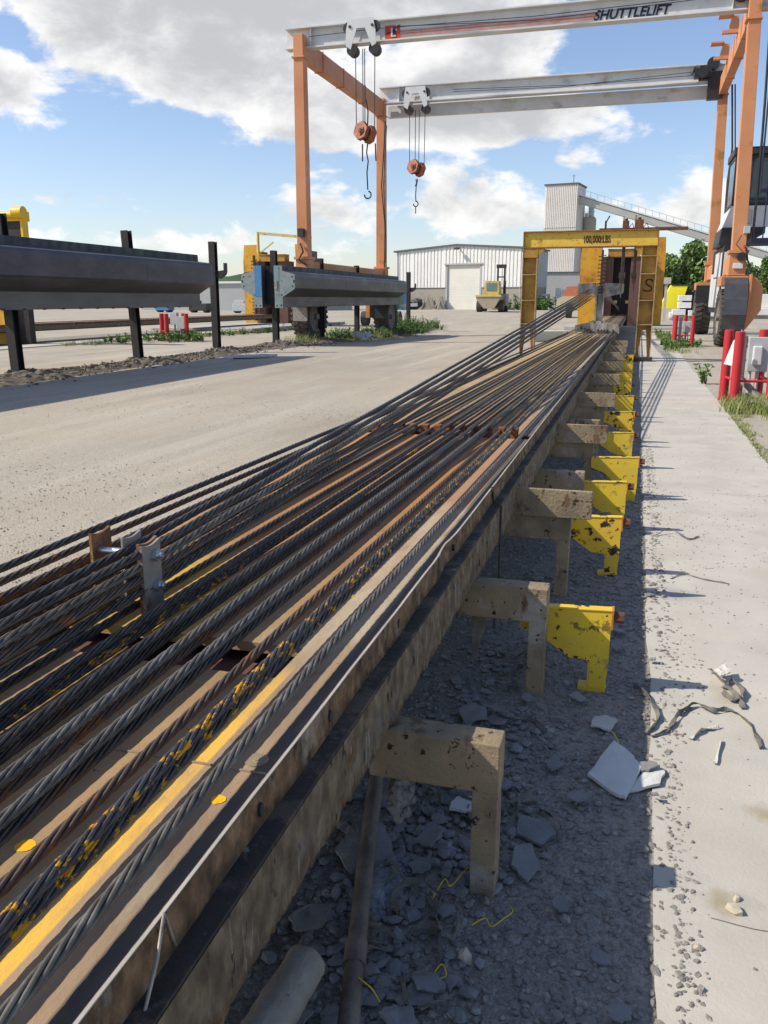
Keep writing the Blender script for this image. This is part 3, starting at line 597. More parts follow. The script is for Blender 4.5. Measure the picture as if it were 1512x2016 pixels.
for j in range(2):
    for i in range(4):
        k += 1; z = .900-.036*i; x = -1.362+.060*j; m = (D, G_, RU, D)[i] if j else (D, D, D, SP)[i]
        strand([(x, -1.2, z), (x, YH, z), (-1.005+.055*j, YD, 2.02-.078*i), (-.98+.055*j, YE, .95+.05*i)], m,
               f'{look[m]} strand rising to the deflector head, {hn[i]} in the {"right" if j else "left"} stack', rot=k*.9)

# ---------------------------------------------------------------- strand hold-down
t = thing('hold_down', 'rusty and bright steel plates bolted round strands on the bed', 'strand hold-down', (-1.2, 1.8, .70))
def hp(x, z0, z1, y0, y1, mats, th=.008):
    y0 -= .012; y1 += .012
    b = MB(); v = []; n = 8
    top = [(y0+(y1-y0)*i/n, z1-.008*sin(pi*i/n)) for i in range(n+1)]
    b.prism([(y0, z0)]+top+[(y1, z0)], 'x', x-th/2, x+th/2)
    return b.build('plate', mats, t, bevel=.001)
hp(-1.298, .80, 1.022, 1.775, 1.835, M_holdrust); hp(-1.206, .86, 1.018, 1.775, 1.835, M_silver, .006)
hp(-1.205-.058+.115, .80, 1.012, 1.755, 1.815, M_holdrust); hp(-1.137, .785, 1.008, 1.75, 1.81, M_silver)
for z, xa in ((.972, -1.30), (.892, -1.20)):
    b = MB(); b.cyl((xa, 1.79, z), (-1.11, 1.79, z), .0095, 18); p = b.build('pin', M_zinc, t)
    b = MB(); b.cyl((-1.133, 1.79, z), (-1.118, 1.79, z), .0165, 6, sm=False); b.cyl((-1.118, 1.79, z), (-1.107, 1.79, z), .011, 16, r1=.006); b.build('nut', M_zinc, p)
b = MB(); b.cyl((-1.232, 1.81, .62), (-1.232, 1.81, .70), .013, 18); b.cyl((-1.232, 1.81, .70), (-1.232, 1.81, .745), .0165, 18); b.cyl((-1.232, 1.81, .745), (-1.232, 1.81, .80), .011, 18)
b.build('pull_rod', mat('plastic_sleeve', (.62, .62, .60), (.5, .5, .48), rough=.35, scale=10, bump=.02), t)
b = MB(); b.cyl((-1.232, 1.80, .83), (-1.232, 1.80, .85), .016, 18); b.cyl((-1.232, 1.80, .855), (-1.232, 1.80, .868), .013, 18); b.build('roller', M_zinc, t)

t.location = (-1.366, 2.048, .576); t.scale = (1.138, 1.138, 1.138)
# ---------------------------------------------------------------- yellow jack brackets
def ybr(mt):
    t = thing('jack_bracket', '', 'jack bracket', (0, 0, 0), 'yellow hinged brackets along the right side of the bed')
    b = MB(); b.prism([(-.37, .348), (0, .365), (.0, .12), (-.008, .022), (-.075, .022), (-.075, .135), (-.095, .150), (-.16, .150), (-.27, .225), (-.37, .262)], 'y', 0, .022); b.build('plate', mt, t, bevel=.0025)
    b = MB(); b.prism([(-.37, .349), (.0, .366), (.0, .370), (-.37, .353)], 'y', -.004, .045); b.prism([(-.37, .257), (-.27, .220), (-.16, .145), (-.095, .145), (-.082, .135), (-.082, .03), (-.076, .03), (-.0765, .14), (-.09, .153), (-.16, .154), (-.268, .229), (-.37, .266)], 'y', -.004, .045); b.build('flange', M_yelchip, t)
    b = MB(); b.prism([(-.118, .028), (-.118, .012), (-.105, .002), (-.012, .002), (-.004, .012), (-.004, .028)], 'y', -.012, .045); b.build('foot', mt, t, bevel=.004)
    b = MB(); b.box(0, .010, -.008, .05, .285, .372); b.build('end_plate', mat('orange_rust_paint', (.55, .25, .04), (.40, .15, .03), scale=20, rough=.7), t, bevel=.002)
    b = MB(); b.cyl((-.02, .02, .335), (.014, .02, .335), .014, 12); b.cyl((.012, .02, .335), (.050, .02, .335), .024, 6, sm=False); b.build('hex_bolt', M_rust, t, bevel=.001)
    return t
B1 = ybr(M_yelsmall); B2 = ybr(M_yelchip); scan()
yl = [(3.35, -.012, B1, 'clean yellow bracket nearest the camera, standing on the gravel'), (4.93, .0, B2, 'heavily chipped yellow bracket, second along the gravel'),
      (5.95, .017, B1, 'yellow bracket third along, partly behind the chipped one'), (6.95, .098, B1, 'yellow bracket reaching furthest over the slab, fourth along'),
      (8.3, .05, B1, 'fifth yellow bracket along the bed'), (9.9, .055, B2, 'sixth yellow bracket, chipped and striped by strand shadows'), (11.6, .04, B1, 'seventh yellow bracket along the bed'),
      (13.4, .0, B2, 'eighth yellow bracket along the bed'), (15.4, .0, B1, 'ninth yellow bracket along the bed'), (17.8, .0, B1, 'tenth yellow bracket, far along the bed'),
      (20.4, .0, B2, 'last yellow bracket before the portal frame column')]
used = set()
for y, x, src, lb in yl:
    if src not in used: used.add(src); src.location = (x, y, 0); src['label'] = lb
    else: copy_tree(src, (x, y, 0), random.uniform(-.03, .03), lb)

# ---------------------------------------------------------------- pipes and hanging bits
b = MB(); crusty(b, [(-.82, 2.85, .20), (-.70, 2.3, .108), (-.60, 1.86, .10), (-.497, 1.43, .10), (-.40, 1.02, .09), (-.37, .9, .09)], .0225, 18, .09, 30); b.cyl((-.541, 1.61, .10), (-.524, 1.54, .10), .027, 20)
tag(b.build('long_pipe', M_pipe), 'long dirty black pipe lying beneath the bed edge on rubble', 'pipe')
b = MB(); crusty(b, [(-.612, 1.47, .155), (-.625, 1.36, .145), (-.64, 1.26, .135), (-.66, 1.12, .12), (-.69, .8, .08)], .047, 30, .05, 14, True)
tag(b.build('short_pipe', M_palepipe), 'pale mortar-crusted pipe end poking out below the bed', 'pipe')
b = MB(); b.tube([(-.606, 3.9, .730), (-.597, 3.88, .715), (-.592, 3.87, .67), (-.552, 3.86, .65), (-.55, 3.84, .3), (-.56, 3.8, .05)], .005, 6)
tag(b.build('hanging_hose', M_black), 'thin black hose hanging over the bed edge to the ground', 'hose')
for (x, y, z0, z1, lb) in ((-.545, 2.00, .20, .46, 'ragged mortar-coated strap hanging beside the nearest bracket'), (-.55, 3.26, .12, .47, 'dark ragged strap hanging by the second bracket')):
    b = MB(); n = 12; v = []
    for i in range(n+1):
        q = i/n; w = .018+.010*sin(q*9+y); v += [(x-w+.01*sin(q*5), y, z1-(z1-z0)*q), (x+w+.012*sin(q*4), y+.004, z1-(z1-z0)*q), (x+w+.012*sin(q*4), y+.010, z1-(z1-z0)*q), (x-w+.01*sin(q*5), y+.008, z1-(z1-z0)*q)]
    b.add(v, [(i*4+k, i*4+(k+1) % 4, (i+1)*4+(k+1) % 4, (i+1)*4+k) for i in range(n) for k in range(4)]); tag(b.build('hanging_strap', M_strip), lb, 'strap')
b = MB()
for q in range(60): rock(b, -.535+rs.gauss(0, .014), 1.985+rs.gauss(0, .012), .30-.0014*q+rs.gauss(0, .01), rs.uniform(.008, .022), 1, 0, rs)
tag(b.build('mortar_lump', M_flake), 'grey crusty mortar lump below the nearest bracket arm', 'mortar')
b = MB(); b.tube([(-.60, .93, .66), (-.595, .90, .74), (-.585, .86, .70), (-.585, .80, .62)], .003, 6); tag(b.build('bent_wire', M_silver), 'thin bent steel wire at the bed edge near the corner', 'wire')

# ---------------------------------------------------------------- debris
def flake(pts, h, z=.012, m=M_flake, name='mortar_slab', label='', cat='slab', tilt=(0, 0), warp=0.):
    b = MB(); cx = sum(p[0] for p in pts)/len(pts); cy = sum(p[1] for p in pts)/len(pts)
    # ragged outline
    P = []; n = len(pts)
    for i in range(n):
        a = pts[i]; c = pts[(i+1) % n]
        for k in range(4):
            q = k/4; P.append((a[0]+(c[0]-a[0])*q+rs.gauss(0, .0028)*(k > 0), a[1]+(c[1]-a[1])*q+rs.gauss(0, .0028)*(k > 0)))
    hz = lambda x, y: z+(x-cx)*tilt[0]+(y-cy)*tilt[1]+warp*MN.noise(Vector((x*14, y*14, 3)))+abs(tilt[0])*.06+abs(tilt[1])*.06
    n = len(P); v = [(x, y, hz(x, y)) for x, y in P]+[(x, y, hz(x, y)+h) for x, y in P]+[(cx+(x-cx)*.55, cy+(y-cy)*.55, hz(cx+(x-cx)*.55, cy+(y-cy)*.55)+h+warp*.3) for x, y in P]+[(cx, cy, hz(cx, cy)+h)]
    b.add(v, [(i, (i+1) % n, n+(i+1) % n, n+i) for i in range(n)]+[(n+i, n+(i+1) % n, 2*n+(i+1) % n, 2*n+i) for i in range(n)]+[(2*n+i, 2*n+(i+1) % n, 3*n) for i in range(n)])
    return tag(b.build(name, m), label, cat)
M_bigslab = mat('pale_board', (.62, .61, .58), (.54, .53, .50), scale=8, rough=.95, bump=.25, bscale=70)
flake([(-.052, 2.655), (.03, 2.90), (.10, 2.80), (.125, 2.74), (.075, 2.54), (.045, 2.555)], .012, .016, M_bigslab, 'broken_board', 'large pale broken board lying on gravel by the slab', 'board', (.05, .02), .006)
flake([(.085, 2.60), (.16, 2.79), (.20, 2.76), (.185, 2.66)], .010, .014, M_bigslab, 'broken_board', 'narrow torn piece leaning on the large pale board', 'board', (.06, .0), .006)
flake([(-.235, 2.10), (-.185, 2.05), (-.155, 2.12), (-.19, 2.20), (-.235, 2.18)], .012, .016, M_flake, 'mortar_slab', 'blue-grey pentagonal slab piece right of the nearest leg', 'slab', (.0, .1))
flake([(-.24, 2.26), (-.16, 2.22), (-.12, 2.29), (-.17, 2.35), (-.25, 2.36)], .010, .012, M_flake, 'mortar_slab', 'flat dull slab piece behind the pentagonal one', 'slab', (.05, 0))
flake([(-.46, 2.30), (-.37, 2.30), (-.375, 2.39), (-.45, 2.38)], .008, .03, M_bigslab, 'tile', 'pale blue square tile on rubble behind the nearest leg', 'tile', (.03, -.05))
flake([(-.53, 2.12), (-.47, 2.10), (-.45, 2.17), (-.50, 2.19)], .010, .02, M_flake, 'mortar_slab', 'small tilted slab piece left of the nearest leg', 'slab', (.2, .1))
M_lime = mat('white_lime_powder', (.42, .44, .48), (.28, .29, .32), (.20, .20, .22), scale=30, rough=1, bump=.6)
b = MB(); r7 = random.Random(4)
for q in range(1500): a_ = r7.uniform(0, 6.28); d_ = abs(r7.gauss(0, .5)); rock(b, -.575+.055*d_*cos(a_), 1.93+.12*d_*sin(a_), .008+max(0, .02*(1-d_)), r7.uniform(.003, .013), .6, 0, r7)
o = tag(b.build('lime_spill', M_lime), 'whitish powdery spill beside the long pipe', 'powder')
flake([(.0, 1.86), (.045, 1.84), (.052, 1.80), (.005, 1.81)], .006, .014, M_flake, 'mortar_slab', 'small diamond-shaped flake on gravel near the bottom edge', 'slab')
flake([(-.06, 3.00), (.01, 2.98), (.04, 3.05), (-.01, 3.08), (-.05, 3.06)], .006, .02, M_cloth, 'torn_cloth', 'torn pale cloth scrap behind the large board', 'cloth', (.05, .1), .01)
flake([(.43, 3.62), (.48, 3.66), (.49, 3.58), (.45, 3.56)], .006, .03, M_cloth, 'torn_cloth', 'curled pale cloth on the slab at the top of the strap heap', 'cloth', (.3, .1), .02)
seen = set()
for i in range(64):
    x = rs.uniform(-.64, .18) if i % 3 else rs.uniform(-.62, -.34); y = .9+3.9*rs.random()**1.2; s = rs.uniform(.016, .045); n = rs.choice((4, 5, 5, 6)); a0 = rs.uniform(0, 6)
    pts = [(x+s*rs.uniform(.7, 1.2)*cos(a0+2*pi*q/n), y+s*rs.uniform(.7, 1.2)*sin(a0+2*pi*q/n)) for q in range(n)]
    lb = (('tiny' if s < .022 else 'small' if s < .034 else 'broad')+' grey mortar flake '+('close under the bed edge' if x < -.36 else 'between the bed and the slab' if x < -.08 else 'near the slab edge')+(' in the foreground' if y < 1.7 else ' beside the nearest leg' if y < 2.6 else ' by the nearest yellow bracket' if y < 3.7 else ' past the nearest yellow bracket'))
    lb = ('four', 'five', 'six')[n-4]+'-sided '+lb
    if lb in seen: continue
    seen.add(lb)
    o = flake(pts, rs.uniform(.004, .010), .014, M_flake, 'mortar_flake', lb, 'flake', (rs.uniform(-.25, .25), rs.uniform(-.25, .25)))
    o['group'] = 'small mortar flakes scattered on the gravel'
def ribbon(pts, w, m, name, label, cat, tw=1.5, grp=None):
    b = MB(); pts = [Vector(p) for p in pts]
    # smooth
    Q = []
    for i in range(len(pts)-1):
        p0 = pts[max(i-1, 0)]; p1 = pts[i]; p2 = pts[i+1]; p3 = pts[min(i+2, len(pts)-1)]
        for k in range(6):
            q = k/6; Q.append(.5*((2*p1)+(p2-p0)*q+(2*p0-5*p1+4*p2-p3)*q*q+(3*p1-p0-3*p2+p3)*q**3))
    Q.append(pts[-1]); v = []
    for i, p in enumerate(Q):
        d = (Q[min(i+1, len(Q)-1)]-Q[max(i-1, 0)]).normalized(); u = d.cross(Vector((0, 0, 1))).normalized(); t_ = u.cross(d); a = tw*sin(i*.35)
        e = (u*cos(a)+t_*sin(a))*w/2*(1+.25*sin(i*1.7)); nrm = e.cross(d).normalized()*.0012
        zz = Vector((0, 0, max(0, .014-(p.z-abs(e.z)))))
        v += [p-e-nrm+zz, p+e-nrm+zz, p+e+nrm+zz, p-e+nrm+zz]
    b.add(v, [(i*4+k, i*4+(k+1) % 4, (i+1)*4+(k+1) % 4, (i+1)*4+k) for i in range(len(Q)-1) for k in range(4)])
    return tag(b.build(name, m), label, cat, grp)
g1 = 'mortar-coated straps littering the ground'
rb = [([(.415, 3.66, .03), (.46, 3.55, .03), (.50, 3.42, .03), (.52, 3.33, .02)], .022, 'flat curled strap at the far end of the heap on the slab'),
      ([(.27, 3.20, .02), (.33, 3.30, .03), (.40, 3.26, .03), (.47, 3.30, .02), (.53, 3.18, .02), (.545, 3.02, .02)], .018, 'long winding strap running across the slab heap'),
      ([(.16, 3.00, .02), (.22, 3.06, .02), (.27, 3.20, .03), (.32, 3.28, .02)], .016, 'strap bridging gravel and slab at the shadow edge'),
      ([(.46, 3.50, .02), (.50, 3.58, .03), (.53, 3.46, .03), (.49, 3.38, .03), (.45, 3.44, .03)], .020, 'looped strap in the middle of the heap'),
      ([(.30, 3.02, .02), (.35, 3.10, .02), (.41, 3.14, .02)], .020, 'short pale strap at the near side of the heap'),
      ([(.375, 2.86, .02), (.41, 3.04, .02)], .012, 'straight pale stick on the slab below the heap'),
      ([(.10, 3.45, .02), (.16, 3.30, .03), (.19, 3.15, .02), (.14, 3.02, .02)], .020, 'curved strap in the shadow by the first yellow bracket'),
      ([(-.55, 2.35, .03), (-.48, 2.42, .05), (-.40, 2.36, .04), (-.30, 2.40, .03), (-.20, 2.44, .02)], .018, 'grey strap winding behind the nearest leg'),
      ([(-.52, 2.55, .03), (-.45, 2.50, .05), (-.42, 2.60, .06), (-.36, 2.52, .04), (-.30, 2.58, .03)], .022, 'looping dark strap in the rubble past the nearest arm'),
      ([(-.44, 1.92, .02), (-.38, 1.80, .03), (-.36, 1.68, .02), (-.42, 1.62, .02)], .012, 'thin black strap loop beside the yellow wire'),
      ([(-.20, 2.42, .02), (-.14, 2.36, .03), (-.12, 2.26, .03), (-.17, 2.20, .02)], .014, 'dark strap curling round the flat slab pieces'),
      ([(-.10, 1.60, .02), (-.02, 1.55, .02), (.04, 1.50, .02)], .014, 'straight grey sliver on the gravel in the foreground'),
      ([(.30, 4.95, .015), (.38, 5.05, .02), (.50, 4.98, .015), (.62, 4.95, .015)], .008, 'thin bent strip on the slab past the shadow'),
      ([(-.62, 1.30, .03), (-.56, 1.38, .06), (-.50, 1.30, .04), (-.54, 1.22, .03)], .024, 'dark curled strap beside the pale pipe end'),
      ([(-.45, 3.05, .02), (-.38, 2.95, .04), (-.30, 3.00, .02), (-.22, 2.92, .02)], .02, 'grey strap on rubble under the second bracket'),
      ([(.24, 5.9, .02), (.33, 5.98, .05), (.45, 5.85, .02), (.52, 5.95, .02)], .012, 'wiry strip tangled at the slab edge further off')]
for p, w, lb in rb: ribbon(p, w, M_strip if lb.find('pale') < 0 else M_cloth, 'scrap_strap', lb, 'strap', 1.2, g1)
r8 = random.Random(21)
for z_, (mx_, my_, place_) in enumerate(((-.42, 2.42, 'behind the nearest bracket leg'), (-.50, 1.72, 'beside the long pipe in the foreground'), (-.40, 3.6, 'under the bed past the second bracket'))):
    cen = sorted(mx_+r8.gauss(0, .10) for _ in range(8))
    for i, cx in enumerate(cen):
        cy = my_+r8.gauss(0, .13); a_ = r8.uniform(0, 6.28); p = []; rr_ = r8.uniform(.02, .06)
        for q in range(r8.choice((4, 5, 6))): p.append((cx+rr_*cos(a_), cy+rr_*sin(a_), r8.uniform(.02, .06))); a_ += r8.uniform(.5, 1.3); rr_ *= r8.uniform(.8, 1.25)
        ribbon(p, r8.uniform(.010, .024), M_strip, 'scrap_strap', f'{ORDS[i]} from the left of the dark curled straps {place_}', 'strap', 1.2, 'dark curled straps '+place_)
for i, (x, y, s_, lb) in enumerate(((-.66, 2.05, .085, 'large dark sheet of mortar under the bed left of the long pipe'), (-.70, 1.72, .06, 'dark slab piece under the bed between pipe and beam'), (-.45, 2.62, .05, 'tilted grey sheet in the rubble behind the nearest arm'), (-.33, 2.50, .045, 'broken grey sheet right of the tangled straps'), (-.58, 1.12, .05, 'dark crust piece right of the pale pipe'), (-.40, 1.48, .045, 'grey plate of mortar on gravel right of the long pipe'), (-.50, 2.95, .06, 'grey sheet leaning in rubble under the second bracket'))):
    flake([(x+s_*cos(a*1.15+i), y+s_*1.2*sin(a*1.15+i)) for a in range(5)], .009, .02, M_flake, 'mortar_sheet', lb, 'mortar', (.25*sin(i*2), .2*cos(i*3)), .012)
b = MB()
for i in range(900): rock(b, -.52+r8.gauss(0, .13), 2.0+r8.gauss(0, .7), .012, r8.uniform(.010, .026), r8.uniform(.25, .6), 0, r8)
struct(b.build('rubble', M_flake, loc=(0, 0, 0)), 'stuff')
wr = [([(-.30, 1.83, .03), (-.27, 1.86, .035), (-.25, 1.84, .03), (-.22, 1.87, .04), (-.205, 1.91, .03), (-.215, 1.93, .03)], 'twisted yellow wire at the foot of the nearest leg'),
      ([(-.42, 1.90, .03), (-.40, 1.96, .05), (-.38, 1.95, .04), (-.35, 2.02, .05), (-.34, 2.03, .03)], 'yellow wire lying on dark rubble left of the nearest leg'),
      ([(-.52, 1.51, .115), (-.49, 1.49, .118), (-.465, 1.49, .10), (-.45, 1.50, .06)], 'yellow tie wire wrapped over the long pipe'),
      ([(.00, 2.98, .03), (.02, 2.93, .05), (.045, 2.90, .03), (.03, 2.88, .03)], 'yellow wire loop behind the large board'),
      ([(.0, 2.76, .02), (.02, 2.78, .03), (.04, 2.77, .02)], 'tiny yellow wire ring left of the large board'),
      ([(-.36, 1.66, .02), (-.345, 1.68, .03), (-.33, 1.66, .02), (-.345, 1.645, .02)], 'tiny yellow wire ring on gravel near the long pipe')]
for p, lb in wr:
    b = MB(); b.tube(spline(p, 7), .0017, 6); tag(b.build('yellow_wire', M_wire), lb, 'wire', 'yellow tie wires on the ground')
for (x, y, s, lb) in ((.36, 2.10, .022, 'rounded pale stone beside a brown stain on the slab'), (.375, 2.15, .017, 'smaller pale stone touching the rounded one'), (.26, 1.93, .016, 'pale stone at the shadow edge in the foreground'), (-.30, 1.73, .026, 'brown rounded stone on gravel left of centre')):
    b = MB(); rock(b, x, y, .012, s, .8, 0, rs); tag(b.build('stone', M_rstone), lb, 'stone')

# ---------------------------------------------------------------- portal frame over the bed
def text_mesh(name, body, size, xs_, loc, rot, m, parent, ext=.003, shear=0., bold=0., space=1.):
    c = bpy.data.curves.new(name, 'FONT'); c.body = body; c.size = size; c.extrude = ext; c.offset = bold; c.shear = shear; c.space_character = space
    o = bpy.data.objects.new(name, c); COL.objects.link(o); bpy.context.view_layer.update()
    me = bpy.data.meshes.new_from_object(o.evaluated_get(bpy.context.evaluated_depsgraph_get())); bpy.data.objects.remove(o)
    Mx = Matrix.Translation(loc) @ rot @ Matrix.Diagonal((xs_, 1, 1, 1)); me.transform(Mx)
    og = ORG[parent]; me.transform(Matrix.Translation(-og)); me.materials.clear(); me.materials.append(m)
    o = bpy.data.objects.new(name, me); COL.objects.link(o); o.parent = parent; ORG[o] = og; return o
FACE = Matrix.Rotation(pi/2, 4, 'X')
fr = thing('portal_frame', 'yellow steel portal frame lettered 100,000 LBS straddling the bed', 'portal frame', (-1.3, 23.6, 0))
y = 23.6; xa, xb = -3.04, .42
M_yelbeam = mat('sunlit_yellow_beam', (.74, .50, .07), (.62, .40, .05), scale=3, rough=.6, bump=.08, rust=[((.30, .14, .03), .60, 4, .1), ((.50, .22, .04), .60, 9, .06)], spots=((.07, .03, .015), .63, 15, .03))  # lighter copy of the frame's yellow, its sunlit brightness put into the colour
b = MB(); b.box(xa, xb, y, y+.30, 3.33, 3.362, 1); b.box(xa, xb, y, y+.30, 2.93, 2.96, 1); b.box(xa, xb, y+.075, y+.09, 2.96, 3.33); b.box(xa, xa+.02, y+.002, y+.30, 2.96, 3.33, 1); b.box(xb-.02, xb, y+.002, y+.30, 2.96, 3.33, 1)
b.build('cross_beam', [M_yelbeam, mat('rusty_yellow_edge', (.30, .14, .05), (.17, .07, .03), scale=6, rough=.8, bump=.2, spots=((.50, .33, .05), .60, 8, .06))], fr, bevel=.003)
for s, x0, x1 in ((1, xa+.0, xa+.40), (-1, xb-.40, xb)):
    b = MB(); b.box(x0, x0+.022, y+.01, y+.29, .02, 2.93); b.box(x1-.022, x1, y+.01, y+.29, 1.0, 2.93) if s > 0 else b.box(x1-.022, x1, y+.01, y+.29, .02, 2.93)
    if s > 0: b.box(x1-.022, x1, y+.01, y+.29, .02, 1.0)
    b.prism([(x0+.022, .95), (x0+.022, .05), (x0+.07, .05), (x0+.15, .82), (x0+.25, .82), (x1-.07, .05), (x1-.022, .05), (x1-.022, .95)], 'y', y+.14, y+.16); b.box(x0+.022, x1-.022, y+.14, y+.16, .95, 2.93)
    c = b.build('column', M_yelrust, fr, bevel=.003)
    b = MB()
    for z in (.95, 1.57, 2.24): b.box(x0+.022, x1-.022, y-.006, y+.13, z, z+.022)
    b.build('stiffener', mat('worn_edge_steel', (.46, .36, .22), (.30, .19, .10), scale=8, rough=.7), c)
    b = MB(); b.box(x0-.003, x0+.024, y-.001, y+.0085, .05, 2.68); b.box(x1-.024, x1+.003, y-.001, y+.0085, .05, 2.68); b.build('flange_edge', mat('worn_edge_steel', (.5, .4, .2)), c)
    b = MB(); b.box(x0-.06, x1+.06, y-.10, y+.40, .0, .11); b.build('base_plate', M_dsteel, fr, bevel=.004)
    b = MB(); px = x1 if s > 0 else x0; b.prism([(x0, 2.70), (x0, 2.93), (px+s*.18, 2.93), (px+s*.18, 2.90), (px, 2.70)], 'y', y+.02, y+.05); b.box(x0, x1, y+.0, y+.3, 2.69, 2.71); b.build('gusset', M_yelrust, fr)
text_mesh('lettering', '100,000 LBS', .25, .56, Vector((-1.48, y+.068, 3.05)), FACE, M_ink, fr, .002, bold=.005)
b = MB(); q = [(.345, 2.05), (.33, 2.10), (.27, 2.115), (.205, 2.095), (.19, 2.04), (.215, 1.985), (.27, 1.955), (.325, 1.92), (.335, 1.86), (.29, 1.825), (.22, 1.82), (.16, 1.83), (.15, 1.85)]
b.tube(spline([(a-.005, y+.133, z) for a, z in q], 4), .017, 6); b.build('painted_letter', M_ink, fr)
for k, x in enumerate((-.44, -.13)):
    b = MB(); b.cyl((x, y+.45, 2.30), (x, y+.45, 3.45), .045, 14); b.cyl((x, y+.45, 2.16), (x, y+.45, 2.30), .085, 6, sm=False); b.cyl((x, y+.45, 2.02), (x, y+.45, 2.16), .05, 10, r1=.06); b.cyl((x, y+.45, 1.65), (x, y+.45, 2.02), .016, 8)
    b.build('jack_rod', mat('brown_oily_steel', (.15, .11, .085), (.09, .065, .05), scale=8, rough=.5, metal=.3), fr)
b = MB(); b.box(-1.1, 1.13, y+.40, y+.52, 3.35, 3.43); b.build('top_rail', M_rust, fr, bevel=.004)
for x, w, h, n in ((-.50, .16, .22, 'hydraulic_jack'), (-.20, .22, .24, 'hydraulic_jack')):
    b = MB(); b.box(x, x+w, y+.05, y+.30, 3.36, 3.36+h); b.cyl((x+w/2, y+.18, 3.36+h), (x+w/2, y+.18, 3.42+h), .045, 12); b.cyl((x+.02, y+.1, 3.36+h), (x+.02, y+.1, 3.47+h), .015, 8); b.tube([(x+w, y+.2, 3.42), (x+w+.08, y+.2, 3.52), (x+w+.14, y+.25, 3.38)], .012, 6)
    b.build(n, M_rust, fr, bevel=.004)
b = MB(); b.bar((-.93, y+.2, 3.36), (-.93, y+.2, 3.60), .05, .05); b.bar((-.92, y+.2, 3.57), (-.84, y+.2, 3.72), .03, .03); b.build('lever', M_dsteel, fr)

# ---------------------------------------------------------------- strand deflector hung in the frame
t = thing('strand_deflector', 'mortar-splashed steel T-shaped deflector through which strands pass below the frame', 'deflector', (-.97, 24.2, .7))
M_defl = mat('mortar_splashed_steel', (.56, .52, .45), (.32, .30, .26), (.12, .11, .105), scale=6, rough=.8, bump=.3, bscale=30, stretch=(1, 1, .5), metal=.1)
y = 24.15
b = MB(); b.box(-1.10, -1.06, y, y+.20, .98, 1.95); b.box(-.90, -.87, y, y+.20, .98, 1.95); b.box(-1.06, -.90, y+.08, y+.10, .98, 1.95); b.build('stem', M_defl, t)
b = MB(); b.prism([(-1.58, 2.02), (-1.58, 1.74), (-1.16, 1.78), (-1.10, 1.70), (-1.10, 2.04)], 'y', y+.02, y+.14); b.prism([(-.87, 2.04), (-.87, 1.66), (-.40, 1.76), (-.37, 1.80), (-.37, 2.02)], 'y', y+.02, y+.14); b.build('arm', M_defl, t, bevel=.006)
b = MB(); b.box(-.66, -.48, y+.010, y+.018, 1.86, 1.97); b.build('metal_tag', M_silver, t)
b = MB(); b.prism([(-1.60, .74), (-1.60, .92), (-1.02, 1.04), (-.94, 1.04), (-.46, .94), (-.42, .80), (-.42, .70)], 'y', y, y+.10); b.build('header_plate', M_defl, t)
for x, rr, nm in cols:
    for r_, m in rr: b = MB(); b.cyl((xd(x), y-.05, {0: .735, 1: .79, 2: .83, 3: .87}[r_]), (xd(x), y-.012, {0: .735, 1: .79, 2: .83, 3: .87}[r_]), .026, 8); b.build('collar', M_dsteel, t)
for j in range(2):
    for i in range(4): b = MB(); b.cyl((-1.005+.055*j, y-.05, 2.02-.078*i), (-1.005+.055*j, y+.01, 2.02-.078*i), .026, 8); b.build('collar', M_dsteel, t)

